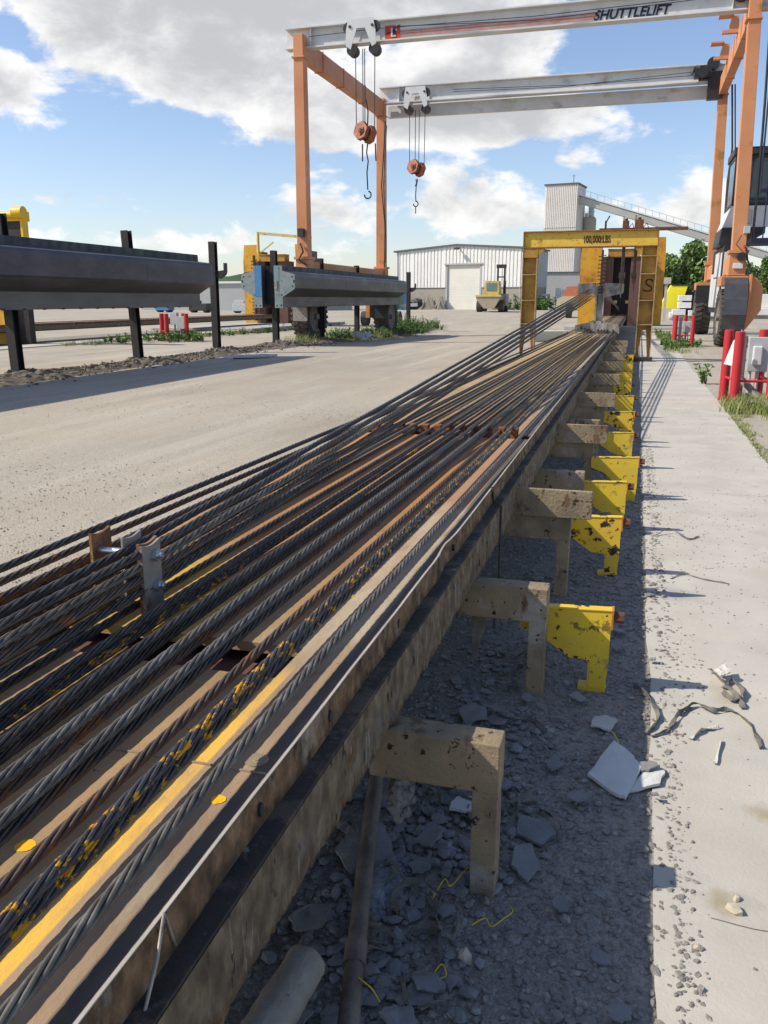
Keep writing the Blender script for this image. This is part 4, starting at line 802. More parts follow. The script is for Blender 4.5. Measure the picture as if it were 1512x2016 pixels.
# ---------------------------------------------------------------- abutments and stressing head at the end of the bed
def bulkhead(ox, who):
    Y = 51.6
    for (x0, x1, xt0, xt1, nm) in ((-3.30, -2.10, -3.20, -2.20, 'left'), (.35, 1.36, .30, 1.30, 'right')):
        t = thing('abutment', f'tall weathered yellow steel abutment plate at the {nm} of the {who} stressing head', 'abutment', (ox+(x0+x1)/2, Y, 0), 'yellow abutment plates')
        b = MB(); b.prism([(ox+x0, .14), (ox+x1, .14), (ox+x1, 4.0), (ox+xt1, 5.0), (ox+xt0, 5.0), (ox+x0, 4.0)], 'y', Y, Y+.06); b.build('face_plate', M_yelslab, t, bevel=.004)
        b = MB(); b.box(ox+x0+.05, ox+x0+.12, Y+.06, Y+1.3, .14, 4.6); b.box(ox+x1-.12, ox+x1-.05, Y+.06, Y+1.3, .14, 4.6); b.build('side_web', M_brown, t)
    t = thing('stressing_head', f'brown steel stressing head with dark grid opening at the end of the {who} bed', 'stressing head', (ox-1.0, Y-.9, 0))
    for x0, x1 in ((-2.05, -1.42), (-.48, .10)):
        b = MB(); b.box(ox+x0, ox+x1, Y-.9, Y+.3, .15, 3.95); b.build('upright', M_brown, t, bevel=.01)
    b = MB(); b.box(ox-1.75, ox-.02, Y-.95, Y-.2, 3.952, 4.32); b.box(ox-1.78, ox+.0, Y-1.0, Y-.15, 4.32, 4.36); b.box(ox-1.78, ox+.0, Y-1.0, Y-.15, 3.93-.0, 3.951); b.build('top_beam', M_yelrust, t)
    b = MB(); b.box(ox-1.42, ox-.48, Y-.1, Y+.1, .15, 3.93); b.build('back_plate', M_black, t)
    b = MB()
    for k in range(15): b.box(ox-1.42, ox-.48, Y-.5, Y-.44, 2.1+k*.12, 2.13+k*.12)
    for k in range(5): b.box(ox-1.36+k*.2, ox-1.33+k*.2, Y-.42, Y-.38, .7, 3.9)
    b.build('grid', M_dsteel, t)
    b = MB()
    for x in (-1.28, -.66): b.box(ox+x, ox+x+.17, Y-.56, Y-.52, 1.40, 1.56)
    b.build('yellow_tag', mat('pale_yellow_tag', (.62, .55, .20), rough=.6), t)
    # studded bar in front of the left plate
    t = thing('studded_bar', f'dark vertical bar with rows of studs beside the {who} stressing head', 'studded bar', (ox-1.95, Y-.95, 0))
    b = MB(); b.box(ox-2.10, ox-1.98, Y-1.15, Y-1.0, .3, 4.3); b.build('bar', M_dsteel, t)
    for s in (-1, 1):
        b = MB()
        for k in range(16):
            z = .8+k*.21+(.06 if s > 0 else 0); b.cyl((ox-2.04+s*.06, Y-1.08, z), (ox-2.04+s*(.20 if s > 0 else .17), Y-1.08, z), .025, 6); b.cyl((ox-2.04+s*.17, Y-1.08, z), (ox-2.04+s*.20, Y-1.08, z), .045, 6)
        b.build('stud_row', M_dsteel, t)
    b = MB(); b.box(ox-3.9, ox+2.1, 41 if ox < -5 else 49.5, 56, -.1, .14)
    tag(b.build('concrete_footing', M_conc2, bevel=.02), f'low concrete footing under the {who} stressing head', 'footing')
bulkhead(0, 'near'); bulkhead(-21.3, 'far')
b = MB(); b.box(1.5, 2.0, 45, 49.2, 0, .2); b.box(-3.9, -2.6, 35.5, 40, 0, .35); 
b = MB(); b.prism([(-4.1, -.02), (-4.0, .26), (-3.7, .34), (-2.7, .34), (-2.6, -.02)], 'y', 35.5, 36.6, sm=False)
tag(b.build('concrete_block', mat('lichen_concrete', (.60, .56, .36), (.62, .59, .50), scale=2, rough=.95), bevel=.05), 'rounded yellowish concrete block left of the deflector', 'concrete block')

# yellow portal and fence rail by the far bed
t = thing('portal_frame', 'yellow steel portal at the left edge standing over the far bed', 'portal frame', (-22, 26.4, 0))
b = MB(); b.box(-24.2, -20.9, 26.2, 26.6, 4.28, 4.62); b.cyl((-24, 26.15, 4.50), (-21.0, 26.15, 4.50), .12, 12); b.cyl((-21.15, 26.1, 4.56), (-20.75, 26.1, 4.56), .20, 14); b.build('cross_beam', M_yel, t, bevel=.03)
b = MB(); b.box(-21.62, -21.05, 26.22, 26.5, .03, 4.28); b.build('column', M_postm, t, bevel=.01)
b = MB(); b.box(-21.02, -20.93, 26.2, 26.5, 3.2, 4.3); b.build('edge_strip', M_yel, t)
b = MB(); b.box(-23.4, -21.70, 26.05, 26.15, .03, 2.0); b.build('gusset_plate', M_yelslab, t)
t = thing('pipe_rail', 'thin yellow pipe rail beside the tall left crane leg', 'pipe rail', (-22.5, 49.5, 0))
b = MB(); b.cyl((-22.6, 49.6, 4.35), (-22.6, 49.6, 5.62), .09, 8); b.build('rail_post', M_fork, t)
b = MB(); b.bar((-22.65, 49.6, 5.55), (-19.1, 49.6, 5.22), .12, .16); b.bar((-22.5, 49.62, 4.38), (-21.6, 49.62, 5.0), .07, .07); b.build('rail', M_fork, t)

# ---------------------------------------------------------------- black storage posts with hooks
def make_post():
    t = thing('hook_post', '', 'steel post', (0, 0, 0), 'black steel posts carrying forms')
    b = MB(); b.box(-.10, .10, -.10, -.088, -.5, 3.30); b.box(-.10, .10, .088, .10, -.5, 3.30); b.box(-.006, .006, -.088, .088, -.5, 3.30); b.build('upright', M_postm, t)
    for s in (-1, 1):
        b = MB(); b.prism([(s*.10, 2.24), (s*.10, 2.44), (s*.36, 2.47), (s*.36, 2.68), (s*.43, 2.68), (s*.43, 2.42), (s*.40, 2.34), (s*.22, 2.22)][::s], 'y', -.06, .06); b.build('hook', M_postm, t, bevel=.006)
    return t
PO = make_post(); scan()
plist = [(15.0, 'black post nearest the left edge of the yard, holding up the long form'), (19.6, 'black post under the right part of the nearest long form'), (24.0, 'free-standing black hook post in the gap between the forms'),
         (28.6, 'black post at the blue painted near end of the far forms'), (33.3, 'black post just right of the big crane tyre'), (38.0, 'black post in the middle of the weeds below the far forms'),
         (42.8, 'black post near the far end of the far forms'), (47.4, 'free-standing black hook post in weeds before the white building')]
for i, (y, lb) in enumerate(plist):
    rz = rs.uniform(-.04, .04)
    if i == 0: PO.location = (-12.45, y, gh(-12.4, y)); PO['label'] = lb; PO.rotation_euler = (0, R(-1.2), 0)
    else:
        c = copy_tree(PO, (-12.45, y, gh(-12.4, y)), rz, lb)
        if i < 3: c.rotation_euler = (0, R((-1.2, -2.0, .3)[i]), 0)

# ---------------------------------------------------------------- steel side forms on the posts
def form(y0, y1, s, label, dz=0., endblue=None):
    c0 = -12.45; X = lambda d: c0+s*d
    t = thing('steel_form', label, 'steel form', (X(.4), y0, 1.4+dz), 'steel girder forms hung on the posts')
    b = MB(); pr = [(.24, 1.38), (.27, 1.38), (.50, 1.38), (.50, 1.74), (.94, 2.00), (.965, 2.04), (.965, 2.42), (.95, 2.50), (.90, 2.555), (.82, 2.58), (.50, 2.62), (.50, 2.76), (.24, 2.76)]
    pr = [(X(a), z+dz) for a, z in pr]; pr = pr if s > 0 else pr[::-1]
    b.prism(pr, 'y', y0, y1); b.m[2 if s > 0 else 9] = 1
    b.build('form_skin', [M_form, M_formlow], t, bevel=.012)
    b = MB(); xx = sorted((X(.24), X(.50))); b.box(xx[0]-.004, xx[1]+.004, y0+.02, y1-.02, 2.64+dz, 2.80+dz); b.build('top_channel', M_formtop, t)
    b = MB(); y = y0+.4
    while y < y1: xx = sorted((X(.497), X(.506))); b.box(xx[0], xx[1], y, y+.10, 1.372+dz, 1.41+dz); y += .62
    b.build('bottom_notch', M_black, t)
    b = MB()
    y = y0+5.6
    while y < y1-1: xx = sorted((X(.9), X(.9665))); b.box(xx[0], xx[1], y, y+.012, 2.04+dz, 2.42+dz); y += 5.6
    b.build('seam', M_postm, t)
    ep = [(.22, 1.36), (.52, 1.36), (.52, 1.73), (.97, 2.00), (.985, 2.04), (.985, 2.45), (.97, 2.50), (.52, 2.62), (.52, 2.79), (.22, 2.79)]; ep = [(X(a), z+dz) for a, z in ep]; ep = ep if s > 0 else ep[::-1]
    b = MB(); b.prism(ep, 'y', y0-.025, y0-.0); e = b.build('end_plate', M_plate, t)
    b = MB()
    for a, z in ((.30, 1.44), (.45, 1.44), (.48, 1.80), (.90, 2.10), (.90, 2.42), (.40, 2.70)): b.cyl((X(a), y0-.032, z+dz), (X(a), y0-.026, z+dz), .028, 10)
    b.box(*sorted((X(.93), X(.99))), y0-.031, y0-.026, 2.22+dz, 2.30+dz); b.build('bolt_hole', M_black, e)
    if endblue:
        b = MB(); xx = sorted((X(.215), X(.40 if s > 0 else .47))); b.box(xx[0], xx[1], y0-.034, y0-.0265, (1.75 if s < 0 else 2.1)+dz, (2.79 if s < 0 else 2.75)+dz); b.build('painted_patch', M_blue if s < 0 else mat('teal_grey_paint', (.13, .26, .28), (.2, .28, .28), rough=.5, scale=6), e)
    return t
form(7.5, 22.15, 1, 'long dark steel form at left, hung on the nearest posts', .02)
form(5.5, 21.3, -1, 'dark form on the far side of the nearest posts, its rear top edge showing', .10)
form(28.1, 43.4, 1, 'dark steel form with galvanised end plate, on the camera side of the far posts', -.04, True)
form(28.0, 43.0, -1, 'steel form with blue painted end, behind the far posts', -.04, True)
b = MB(); b.box(-12.66, -12.24, 28.3, 28.36, 1.45, 2.62); tag(b.build('gap_shade_sheet', mat('painted_gap_shade', (.008, .012, .02), rough=.6)), 'near-black sheet standing in for the shaded gap between the two far forms', 'plate')  # sheet added to stand in for the shaded gap between the forms
b = MB(); b.box(-12.22, -12.12, 28.04, 28.074, 1.95, 2.25); tag(b.build('pale_clip', M_silver), 'small pale clip at the edge of the galvanised end plate', 'clip')
flake([(-11.2, 21.8), (-10.6, 21.4), (-9.9, 22.2), (-9.9, 22.8), (-10.7, 22.4)], .05, .02, M_cloth, 'tarpaulin_scrap', 'pale tarpaulin scrap on the dirt before the gap post', 'tarpaulin', (0, 0), .05)
flake([(-11.6, 34.6), (-10.9, 34.0), (-10.5, 34.5), (-10.9, 35.1)], .08, .05, M_cloth, 'tarpaulin_scrap', 'white crumpled plastic at the edge of the weeds', 'plastic', (0, .1), .2)

# ---------------------------------------------------------------- gantry crane
CR = thing('gantry_crane', 'orange and white rubber-tyred gantry crane lettered SHUTTLELIFT spanning the yard', 'gantry crane', (-4.7, 37.3, 0))
def hexbox(b, a0, a1, m=0):
    """frustum between two (x0,x1,y0,y1,z)"""
    v = []
    for (x0, x1, y0, y1, z) in (a0, a1): v += [(x0, y0, z), (x1, y0, z), (x1, y1, z), (x0, y1, z)]
    b.add(v, [(0, 1, 5, 4), (1, 2, 6, 5), (2, 3, 7, 6), (3, 0, 4, 7), (3, 2, 1, 0), (4, 5, 6, 7)], m)
YF, YR = 32.0, 42.6
XL, XR = -12.62, 3.10
for (x, xt, y, tall) in ((XL, XL, YF, 1), (XL, XL, YR, 1), (3.17, 2.95, YF, 1), (3.17, 2.95, YR, 1)):
    b = MB(); hexbox(b, (x-.22, x+.22, y-.22, y+.24, 3.22), (xt-.19, xt+.19, y-.20, y+.22, 11.05)); l = b.build('leg', M_crane, CR, bevel=.012)
    b = MB(); b.box(x-.32, x+.32, y-.34, y+.36, 3.12, 3.22); b.build('flange', M_crane, l, bevel=.004); b = MB(); b.box(xt-.25, xt+.25, y-.26, y+.28, 10.25, 10.30); b.build('flange', M_crane, l, bevel=.004)
    b = MB(); b.box(x-.27, x+.27, y-.27, y+.29, 2.40, 3.12); b.build('leg_foot', M_crane, l, bevel=.01)
for x in (XL, 3.17):
    b = MB(); b.box(x-.20, x+.20, YF+.29, YR-.27, 2.46, 3.05); b.build('sill_beam', M_crane, CR, bevel=.01)
for x in (XL, 2.95):
    b = MB(); b.box(x-.16, x+.16, YF+.22, YR-.2, 10.25, 10.95); b.build('end_beam', M_crane, CR, bevel=.01)
# hoist girders (I-sections) and rear tie beam
def girder(y, x0, x1, zc, h, nm, w=.42):
    b = MB(); b.ibeam((x0, y, zc), (x1, y, zc), w, h, .05, .025)
    for x in (x0+1.0, x1-1.2): b.box(x-.01, x+.01, y-w/2+.02, y-.014, zc-h/2+.05, zc+h/2-.05)
    return b.build(nm, M_white, CR, bevel=.004)
girder(YF+.32, -13.25, 3.5, 11.0, .72, 'hoist_girder')
girder(YR+.05, -12.7, 3.1, 11.18, .74, 'hoist_girder')
b = MB(); b.box(XL+.20, 2.9, YR+.42, YR+.72, 10.28, 10.80); 
for k in range(9): b.box(-11+k*1.55, -10.85+k*1.55, YR+.36, YR+.42, 10.66, 10.78)
b.build('tie_beam', M_white, CR, bevel=.008)
b = MB()
for k, z in enumerate((10.78, 10.86, 10.94)): b.box(-8.85, -1.9, YF+.292, YF+.300, z, z+.05)
b.build('painted_stripe', M_stripe, CR)
b = MB(); b.box(-9.42, -8.86, YF+.285, YF+.300, 10.74, 11.18); lg = b.build('logo_panel', M_redl, CR)
b = MB(); yy = YF+.27
b.prism([(-9.40, 10.90), (-9.12, 11.02), (-9.02, 11.12), (-9.04, 10.98), (-8.88, 11.10), (-9.03, 10.95), (-9.0, 10.84), (-9.1, 10.92), (-9.2, 10.94)], 'y', yy, yy+.01); b.build('logo_mark', M_navy, lg)
b = MB(); b.box(-9.20, -9.14, yy-.004, yy+.006, 10.80, 11.12); b.box(-9.20, -9.02, yy-.006, yy+.004, 10.80, 10.84); b.build('logo_letter', M_white, lg)
text_mesh('lettering', 'SHUTTLELIFT', .42, .98, Vector((-2.09, YF+.290, 10.76)), FACE, M_navy, CR, .004, shear=.25, bold=.012, space=1.0)
for gy_, gz_ in ((YF+.32, 11.0), (YR+.05, 11.18)):
    for k in range(7):
        b = MB(); x = -9+k*1.75; b.cyl((x, gy_-.06, gz_+.15), (x, gy_-.013, gz_+.15), .035, 6, sm=False); b.cyl((x, gy_-.06, gz_+.02), (x, gy_-.013, gz_+.02), .035, 6, sm=False); b.box(x-.05, x+.05, gy_-.012-.008, gy_-.0125, gz_-.05, gz_+.22); b.build('bolted_plate', M_white, CR)
for x in (XL, 2.95):
    for yy in (34, 36.5, 39.5): b = MB(); b.box(x-.19, x+.19, yy-.02, yy+.02, 10.22, 10.98); b.build('stiffener_band', M_crane, CR)
# cables along girders, hoses on legs
def hoses(L_, m_, nm):
    for p_, rr_ in L_: b = MB(); b.tube(p_, rr_, 6); b.build(nm, m_, CR)
hoses([([(-12.3, YF+.1, 11.0), (-9.6, YF+.05, 11.05), (-4, YF+.05, 10.98), (1.5, YF+.05, 11.1), (3, YF+.1, 11.25)], .012), ([(-9.0, YF+.0, 11.05), (-4, YF, 10.84), (3, YF+.1, 11.12)], .012), ([(-9.0, YR-.3, 11.1), (-4, YR-.3, 10.98), (2.2, YR-.3, 11.25)], .012), ([(-9.0, YR-.28, 11.2), (-3, YR-.28, 11.02), (2.2, YR-.28, 11.1)], .012)], M_black, 'girder_cable')
def hoses(L_, m_, nm):
    for p_, rr_ in L_: b = MB(); b.tube(p_, rr_, 6); b.build(nm, m_, CR)
hoses([([(XL+.3, YR-.3, 10.0), (XL+.12, YR-.4, 7), (XL+.30, YR-.35, 5), (XL+.25, YR-.35, 3.2)], .03), ([(XL+.36, YR-.3, 9.8), (XL+.22, YR-.4, 7), (XL+.36, YR-.35, 4.4), (XL+.3, YR-.3, 3.4)], .02), ([(3.28, YR-.4, 10.6), (3.52, YR-.5, 8), (3.45, YR-.5, 6.6), (3.5, YR-.5, 4)], .04), ([(3.4, YR-.4, 10.6), (3.64, YR-.5, 8), (3.55, YR-.5, 4)], .03), ([(3.42, YF-.05, 11), (3.52, YF-.1, 8), (3.55, YF-.1, 6.8), (3.58, YF-.1, 3.6)], .04), ([(3.54, YF-.05, 11), (3.62, YF-.1, 8), (3.66, YF-.1, 5)], .03)], M_black, 'hydraulic_hose')
b = MB(); b.box(1.7, 2.4, YR-.45, YR-.1, 10.95, 11.35); b.cyl((2.05, YR-.5, 11.15), (2.05, YR-.1, 11.15), .22, 14); b.cyl((2.45, YR-.4, 11.5), (2.45, YR-.2, 11.5), .26, 16); b.box(2.3, 2.95, YR-.3, YR+.1, 10.1, 11.2); b.cyl((1.6, YR-.4, 11.1), (1.7, YR-.4, 11.4), .05); b.build('winch', M_black, CR)
b = MB(); b.cyl((2.55, YF+.0, 11.12), (2.55, YF+.3, 11.12), .22, 14); b.box(2.3, 2.8, YF+.02, YF+.25, 11.0, 11.25); b.build('winch', M_dsteel, CR)
# jib brackets on the right end beam
for yy in (35.5, 39.0):
    b = MB(); b.box(2.25, 2.9, yy-.1, yy+.1, 10.85, 10.95); b.prism([(2.45, 10.95), (2.8, 10.95), (2.8, 11.4), (2.55, 11.4)], 'y', yy-.08, yy+.08); b.box(2.1, 2.6, yy-.25, yy+.25, 11.4, 11.46)
    b.build('jib_bracket', M_crane, CR)
# wheels
def wheel(x, y, rz, nm='wheel'):
    Rr, hw = 1.02, .36; Mx = Matrix.Translation((x, y, Rr-.02+gh(x, y))) @ Matrix.Rotation(rz, 4, 'Z')
    b = MB(); prof = [(-hw*.75, .55), (-hw, .64), (-hw*1.03, .80), (-hw*.86, .92), (-hw*.5, .945), (hw*.5, .945), (hw*.86, .92), (hw*1.03, .80), (hw, .64), (hw*.75, .55)]; n = 40; v = []
    for i in range(n):
        a = 2*pi*i/n; v += [(px, r*cos(a), r*sin(a)) for px, r in prof]
    m_ = len(prof); b.add(v, [(i*m_+k, i*m_+k+1, ((i+1) % n)*m_+k+1, ((i+1) % n)*m_+k) for i in range(n) for k in range(m_-1)], 0, True)
    for i in range(28):
        a = 2*pi*i/28
        for s in (-1, 1):
            a2 = a+(pi/28 if s > 0 else 0); c0 = Vector((s*.02, .955*cos(a2), .955*sin(a2))); c1 = Vector((s*hw*.96, .925*cos(a2+.10), .925*sin(a2+.10)))
            b.bar(c0, c1, .11, .075, 0, up=(0, cos(a2), sin(a2)))
    tb = b.xf(Mx); w = tb.build(nm, M_tyre, CR)
    b = MB()
    for s in (-1, 1):
        b.cyl((s*hw*.55, 0, 0), (s*hw*.66, 0, 0), .56, 28); b.cyl((s*hw*.66, 0, 0), (s*hw*.72, 0, 0), .30, 20); b.cyl((s*hw*.72, 0, 0), (s*hw*1.1, 0, 0), .12, 12)
        for k in range(10): b.cyl((s*hw*.66, .43*cos(k*.628), .43*sin(k*.628)), (s*hw*.74, .43*cos(k*.628), .43*sin(k*.628)), .03, 6)
        v = []
        for i in range(28):
            a = 2*pi*i/28; v += [(s*hw*.62, .50*cos(a), .50*sin(a)), (s*hw*.88, .57*cos(a), .57*sin(a)), (s*hw*.88, .62*cos(a), .62*sin(a)), (s*hw*.6, .62*cos(a), .62*sin(a))]
        b.add(v, [(i*4+k, i*4+k+1, ((i+1) % 28)*4+k+1, ((i+1) % 28)*4+k) for i in range(28) for k in range(3)], 0, True)
    b.xf(Mx).build('rim', M_rim, w)
    return w
wheel(-12.85, 33.0, R(-7)); wheel(-12.6, 43.3, R(-3)); wheel(3.08, 32.3, R(2)); wheel(3.0, 44.2, R(0))
# forks / housings above the wheels
for (x, y) in ((-12.45, 33.4), (-12.6, 43.3), (3.12, 32.3), (3.05, 44.2)):
    b = MB(); b.box(x-.44, x+.44, y-.7, y+.7, 2.05, 2.38); b.build('wheel_yoke', M_crane, CR, bevel=.02)
# fenders: three black plates in front of the near right wheel
b = MB(); x0, x1 = 2.78, 3.52; pts = [(31.55, 2.32), (31.22, 2.12), (31.10, 1.65), (31.06, 1.62), (31.02, 1.10), (31.08, 1.08), (31.20, .62)]
for (a, z), (c, z2) in zip(pts[:-1], pts[1:]):
    v = [(x0, a, z), (x1, a, z), (x1, c, z2), (x0, c, z2)]; v += [(p[0], p[1]+.03, p[2]) for p in v]; b.add(v, [(0, 1, 2, 3), (7, 6, 5, 4), (0, 4, 5, 1), (1, 5, 6, 2), (2, 6, 7, 3), (3, 7, 4, 0)])
b.build('fender', mat('worn_black_fender', (.10, .10, .11), (.06, .06, .065), scale=3, rough=.38, metal=.2, rust=((.13, .08, .05), .56, 3, .1)), CR)
b = MB(); b.prism([(31.2, 2.42), (32.0, 2.42), (32.4, 2.0), (32.4, .9), (32.0, .55), (31.4, .9), (31.2, 1.2)], 'x', 3.56, 3.62); b.prism([(3.56, 2.40), (3.80, 2.30), (4.02, 2.0), (4.02, 1.25), (3.72, .80), (3.60, .62), (3.56, .62)], 'y', 31.5, 31.56); b.build('wheel_guard', M_crane, CR)
b = MB(); b.box(2.6, 3.45, 43.0, 43.1, 1.45, 2.25); b.build('fender', M_black, CR)
b = MB(); b.box(-13.05, -12.45, 31.70, 31.73, .78, 1.50); b.build('mud_flap', M_silver, CR)
b = MB(); b.box(-12.95, -12.25, 42.0, 42.04, .68, 1.62); b.build('mud_flap', M_black, CR)
b = MB(); b.box(-13.25, -13.05, 41.9, 42.4, .7, 1.9); b.build('orange_panel', M_crane, CR)
# cab and engine house on the right side
cb = MB()
def frame_box(b, x0, x1, y0, y1, z0, z1, w, m=0):
    for x in (x0, x1-w):
        for y in (y0, y1-w): b.box(x, x+w, y, y+w, z0, z1, m)
    for z in (z0, z1-w):
        for x in (x0, x1-w): b.box(x+.001, x+w-.001, y0+w, y1-w, z+.001, z+w-.001, m)
        for y in (y0, y1-w): b.box(x0+w, x1-w, y+.001, y+w-.001, z+.001, z+w-.001, m)
frame_box(cb, 2.78, 4.05, 35.0, 37.4, 4.95, 6.70, .12); cb.box(2.72, 4.12, 34.92, 37.5, 6.701, 6.95); c = cb.build('cab', M_black, CR, bevel=.01)
b = MB(); b.box(2.80, 2.82, 35.12, 37.28, 5.07, 6.58); b.box(2.9, 3.93, 35.03, 35.05, 5.07, 6.58); b.build('glass_pane', M_glass, c)
b = MB(); b.box(2.95, 3.12, 35.5, 35.7, 5.1, 6.4); b.build('cab_post', mat('pale_cab_trim', (.45, .42, .33)), c)
b = MB(); b.cyl((3.15, 36.2, 6.95), (3.15, 36.2, 7.9), .10, 12); b.cyl((3.15, 36.2, 7.9), (3.15, 36.2, 8.3), .05, 10); b.build('exhaust', M_rust, c)
b = MB(); b.prism([(2.55, 4.18), (2.78, 4.93), (4.1, 4.93), (4.1, 4.18)], 'y', 34.9, 37.6); b.build('cab_base', M_white, CR, bevel=.06)
b = MB(); b.box(3.0, 3.5, 34.86, 34.898, 4.3, 4.8); b.build('vent_grille', M_box, CR, bevel=.02)
b = MB(); b.prism([(2.45, 3.55), (2.52, 4.178), (4.0, 4.178), (4.0, 3.95), (3.3, 3.55)], 'y', 34.8, 37.6); b.build('skirt', M_black, CR, bevel=.02)
b = MB(); b.box(2.62, 3.3, 34.5, 39.0, 1.1, 3.54); e = b.build('engine_house', M_black, CR, bevel=.02)
b = MB()
for (ya, yb, za, zb) in ((34.7, 35.7, 1.3, 3.3), (35.9, 37.4, 1.3, 2.4), (35.9, 37.4, 2.45, 3.35), (37.6, 38.8, 1.3, 2.6)): b.box(2.585, 2.618, ya, yb, za, zb)
b.build('door_panel', M_white, e, bevel=.01)
b = MB()
for (xa_, xb_) in ((2.66, 2.90), (2.95, 3.15)): b.box(xa_, xb_, 34.46, 34.498, 1.35, 3.3)
b.build('end_panel', M_white, e, bevel=.01)
for ob in list(COL.objects):
    if ob.parent is CR and ob.name.split('.')[0] in ('cab', 'exhaust', 'cab_base', 'vent_grille', 'skirt', 'engine_house'): ob.location.x += .30
# platform and ladder on the outside
b = MB()
b.box(3.72, 5.0, 33.6, 35.6, 3.55, 3.72)
for x in (3.75, 4.1, 4.45, 4.8): b.cyl((x, 33.65, 3.7), (x, 33.65, 5.3), .025, 6)
b.bar((3.72, 33.65, 5.3), (5.0, 33.65, 5.3), .09, .12)
b.bar((3.76, 33.7, 3.7), (3.84, 33.7, 6.9), .06, .06); b.bar((3.50, 33.8, 6.75), (3.9, 33.8, 6.75), .05, .05)
b.build('platform', M_navy, CR)
# lamp and control boxes on the near right leg
b = MB(); b.box(3.25, 3.45, 31.62, 31.77, 3.75, 3.98); b.build('control_box', M_box, CR, bevel=.01)
b = MB(); b.box(3.02, 3.34, 31.66, 31.72, 2.62, 2.80); b.build('control_box', M_white, CR, bevel=.01)
b = MB(); b.cyl((3.25, 31.50, 3.0), (3.25, 31.72, 3.0), .14, 16); b.tube([(3.38, 31.6, 3.3), (3.45, 31.6, 2.9), (3.55, 31.6, 2.7), (3.5, 31.6, 2.4)], .03, 6); b.tube([(3.2, 31.6, 3.7), (3.05, 31.6, 3.4), (3.25, 31.6, 3.2)], .015, 6); b.build('work_lamp', M_black, CR)
b = MB(); b.cyl((3.32, 31.6, 3.26), (3.32, 31.6, 3.36), .05, 8); b.build('red_beacon', M_red, CR)
b = MB(); b.tube([(XL-.05, 31.7, 3.7), (XL+.1, 31.6, 3.4), (XL-.1, 31.6, 3.1), (XL+.2, 31.65, 2.9)], .04, 6); b.box(XL-.1, XL+.12, 31.55, 31.77, 3.95, 4.25); b.build('hose_bundle', M_dsteel, CR)

# trolleys, ropes, hook blocks
def trolley(x, y, z, lb):
    t = thing('hoist_trolley', lb, 'trolley', (x, y, z), 'white hoist trolleys')
    w = .56
    for s, yy in ((1, y-.30), (1, y+.28)):
        b = MB(); b.prism([(x-w*.88, z+.32), (x+w*.80, z+.32), (x+w*.95, z-.05), (x+w*1.0, z-.52), (x+w*.72, z-.60), (x+w*.25, z+.02), (x-w*.30, z+.02), (x-w*.72, z-.66), (x-w*1.05, z-.52), (x-w*1.02, z-.05)][::-1], 'y', yy, yy+.03); b.build('side_plate', M_white, t, bevel=.006)
    b = MB()
    for dx in (-.42, .42):
        b.cyl((x+dx, y-.33, z+.08), (x+dx, y-.18, z+.08), .05, 12); b.cyl((x+dx*1.18, y-.26, z+.05), (x+dx*1.18, y-.20, z+.05), .20, 18)
    b.build('roller', M_dsteel, t)
    for dx in (-.42, .42): b = MB(); b.cyl((x+dx, y-.1, z-.62), (x+dx, y+.25, z-.62), .20, 18); b.build('sheave', M_black, t)
    return t
trolley(-10.15, 32.0, 11.0, 'white trolley on the nearer girder above the lower orange block'); trolley(-10.75, 42.3, 11.05, 'white trolley on the farther girder')
def block(x, y, z, size, lb, ztop, drops, tail):
    t = thing('hook_block', lb, 'hook block', (x, y, z), 'orange hook blocks hanging from the crane')
    b = MB(); r = size
    b.cyl((x-.25*r, y-.55*r, z+.15*r), (x-.05*r, y-.10*r, z+.08*r), r, 6, sm=False); b.cyl((x+.45*r, y-.05*r, z-.18*r), (x+.85*r, y+.4*r, z-.30*r), r*.95, 6, sm=False); b.build('cheek', mat('orange_block_paint', (.46, .17, .07), (.30, .10, .05), (.18, .07, .04), scale=4, rough=.6, bump=.1), t, bevel=.01)
    b = MB(); b.cyl((x-.05*r, y-.10*r, z+.08*r), (x+.45*r, y-.05*r, z-.18*r), r*.8, 16); b.cyl((x-.3*r, y-.62*r, z+.16*r), (x-.25*r, y-.55*r, z+.15*r), r*.25, 10); b.build('sheave', M_rust, t)
    b = MB()
    for dx in drops: b.cyl((x+dx, y, z), (x+dx*1.05, y, ztop), .016, 6)
    b.build('rope', M_black, t)
    b = MB()
    for p in tail: b.tube(p, .028, 6)
    b.build('sling', M_black, t)
    return t
def hookpts(x, y, z, r): return [(x+r*cos(a), y, z+r*sin(a)) for a in [pi/2-.2-k*.42 for k in range(0, 12)]]
b1 = block(-10.15, 31.95, 7.60, .34, 'larger orange hexagonal hook block with dark sling and hook, nearer girder', 10.4, (-.28, -.02, .05, .42),
      [[(-10.05, 31.95, 8.7), (-9.98, 31.95, 8.3), (-10.0, 31.95, 7.8)], [(-10.0, 31.95, 7.2), (-10.04, 31.95, 6.9), (-9.98, 31.95, 6.6), (-10.03, 31.95, 6.2), (-10.0, 31.95, 5.6)], [(-10.2, 31.95, 7.2), (-10.2, 31.95, 6.6)], [(-9.7, 31.95, 7.2), (-9.68, 31.95, 6.6)],
       hookpts(-10.0, 31.95, 5.42, .13)])
b2 = block(-10.80, 42.2, 7.80, .36, 'smaller looking orange hook block farther off, lower sling against the sky', 10.4, (-.28, .0, .18, .45),
      [[(-10.75, 42.2, 7.3), (-10.72, 42.2, 7.1), (-10.80, 42.2, 6.95)], [(-10.66, 42.2, 7.3), (-10.74, 42.2, 6.9), (-10.76, 42.2, 6.5), (-10.74, 42.2, 6.25)], hookpts(-10.75, 42.2, 6.15, .12), [(-10.75, 42.2, 6.05), (-10.75, 42.2, 5.7)]])

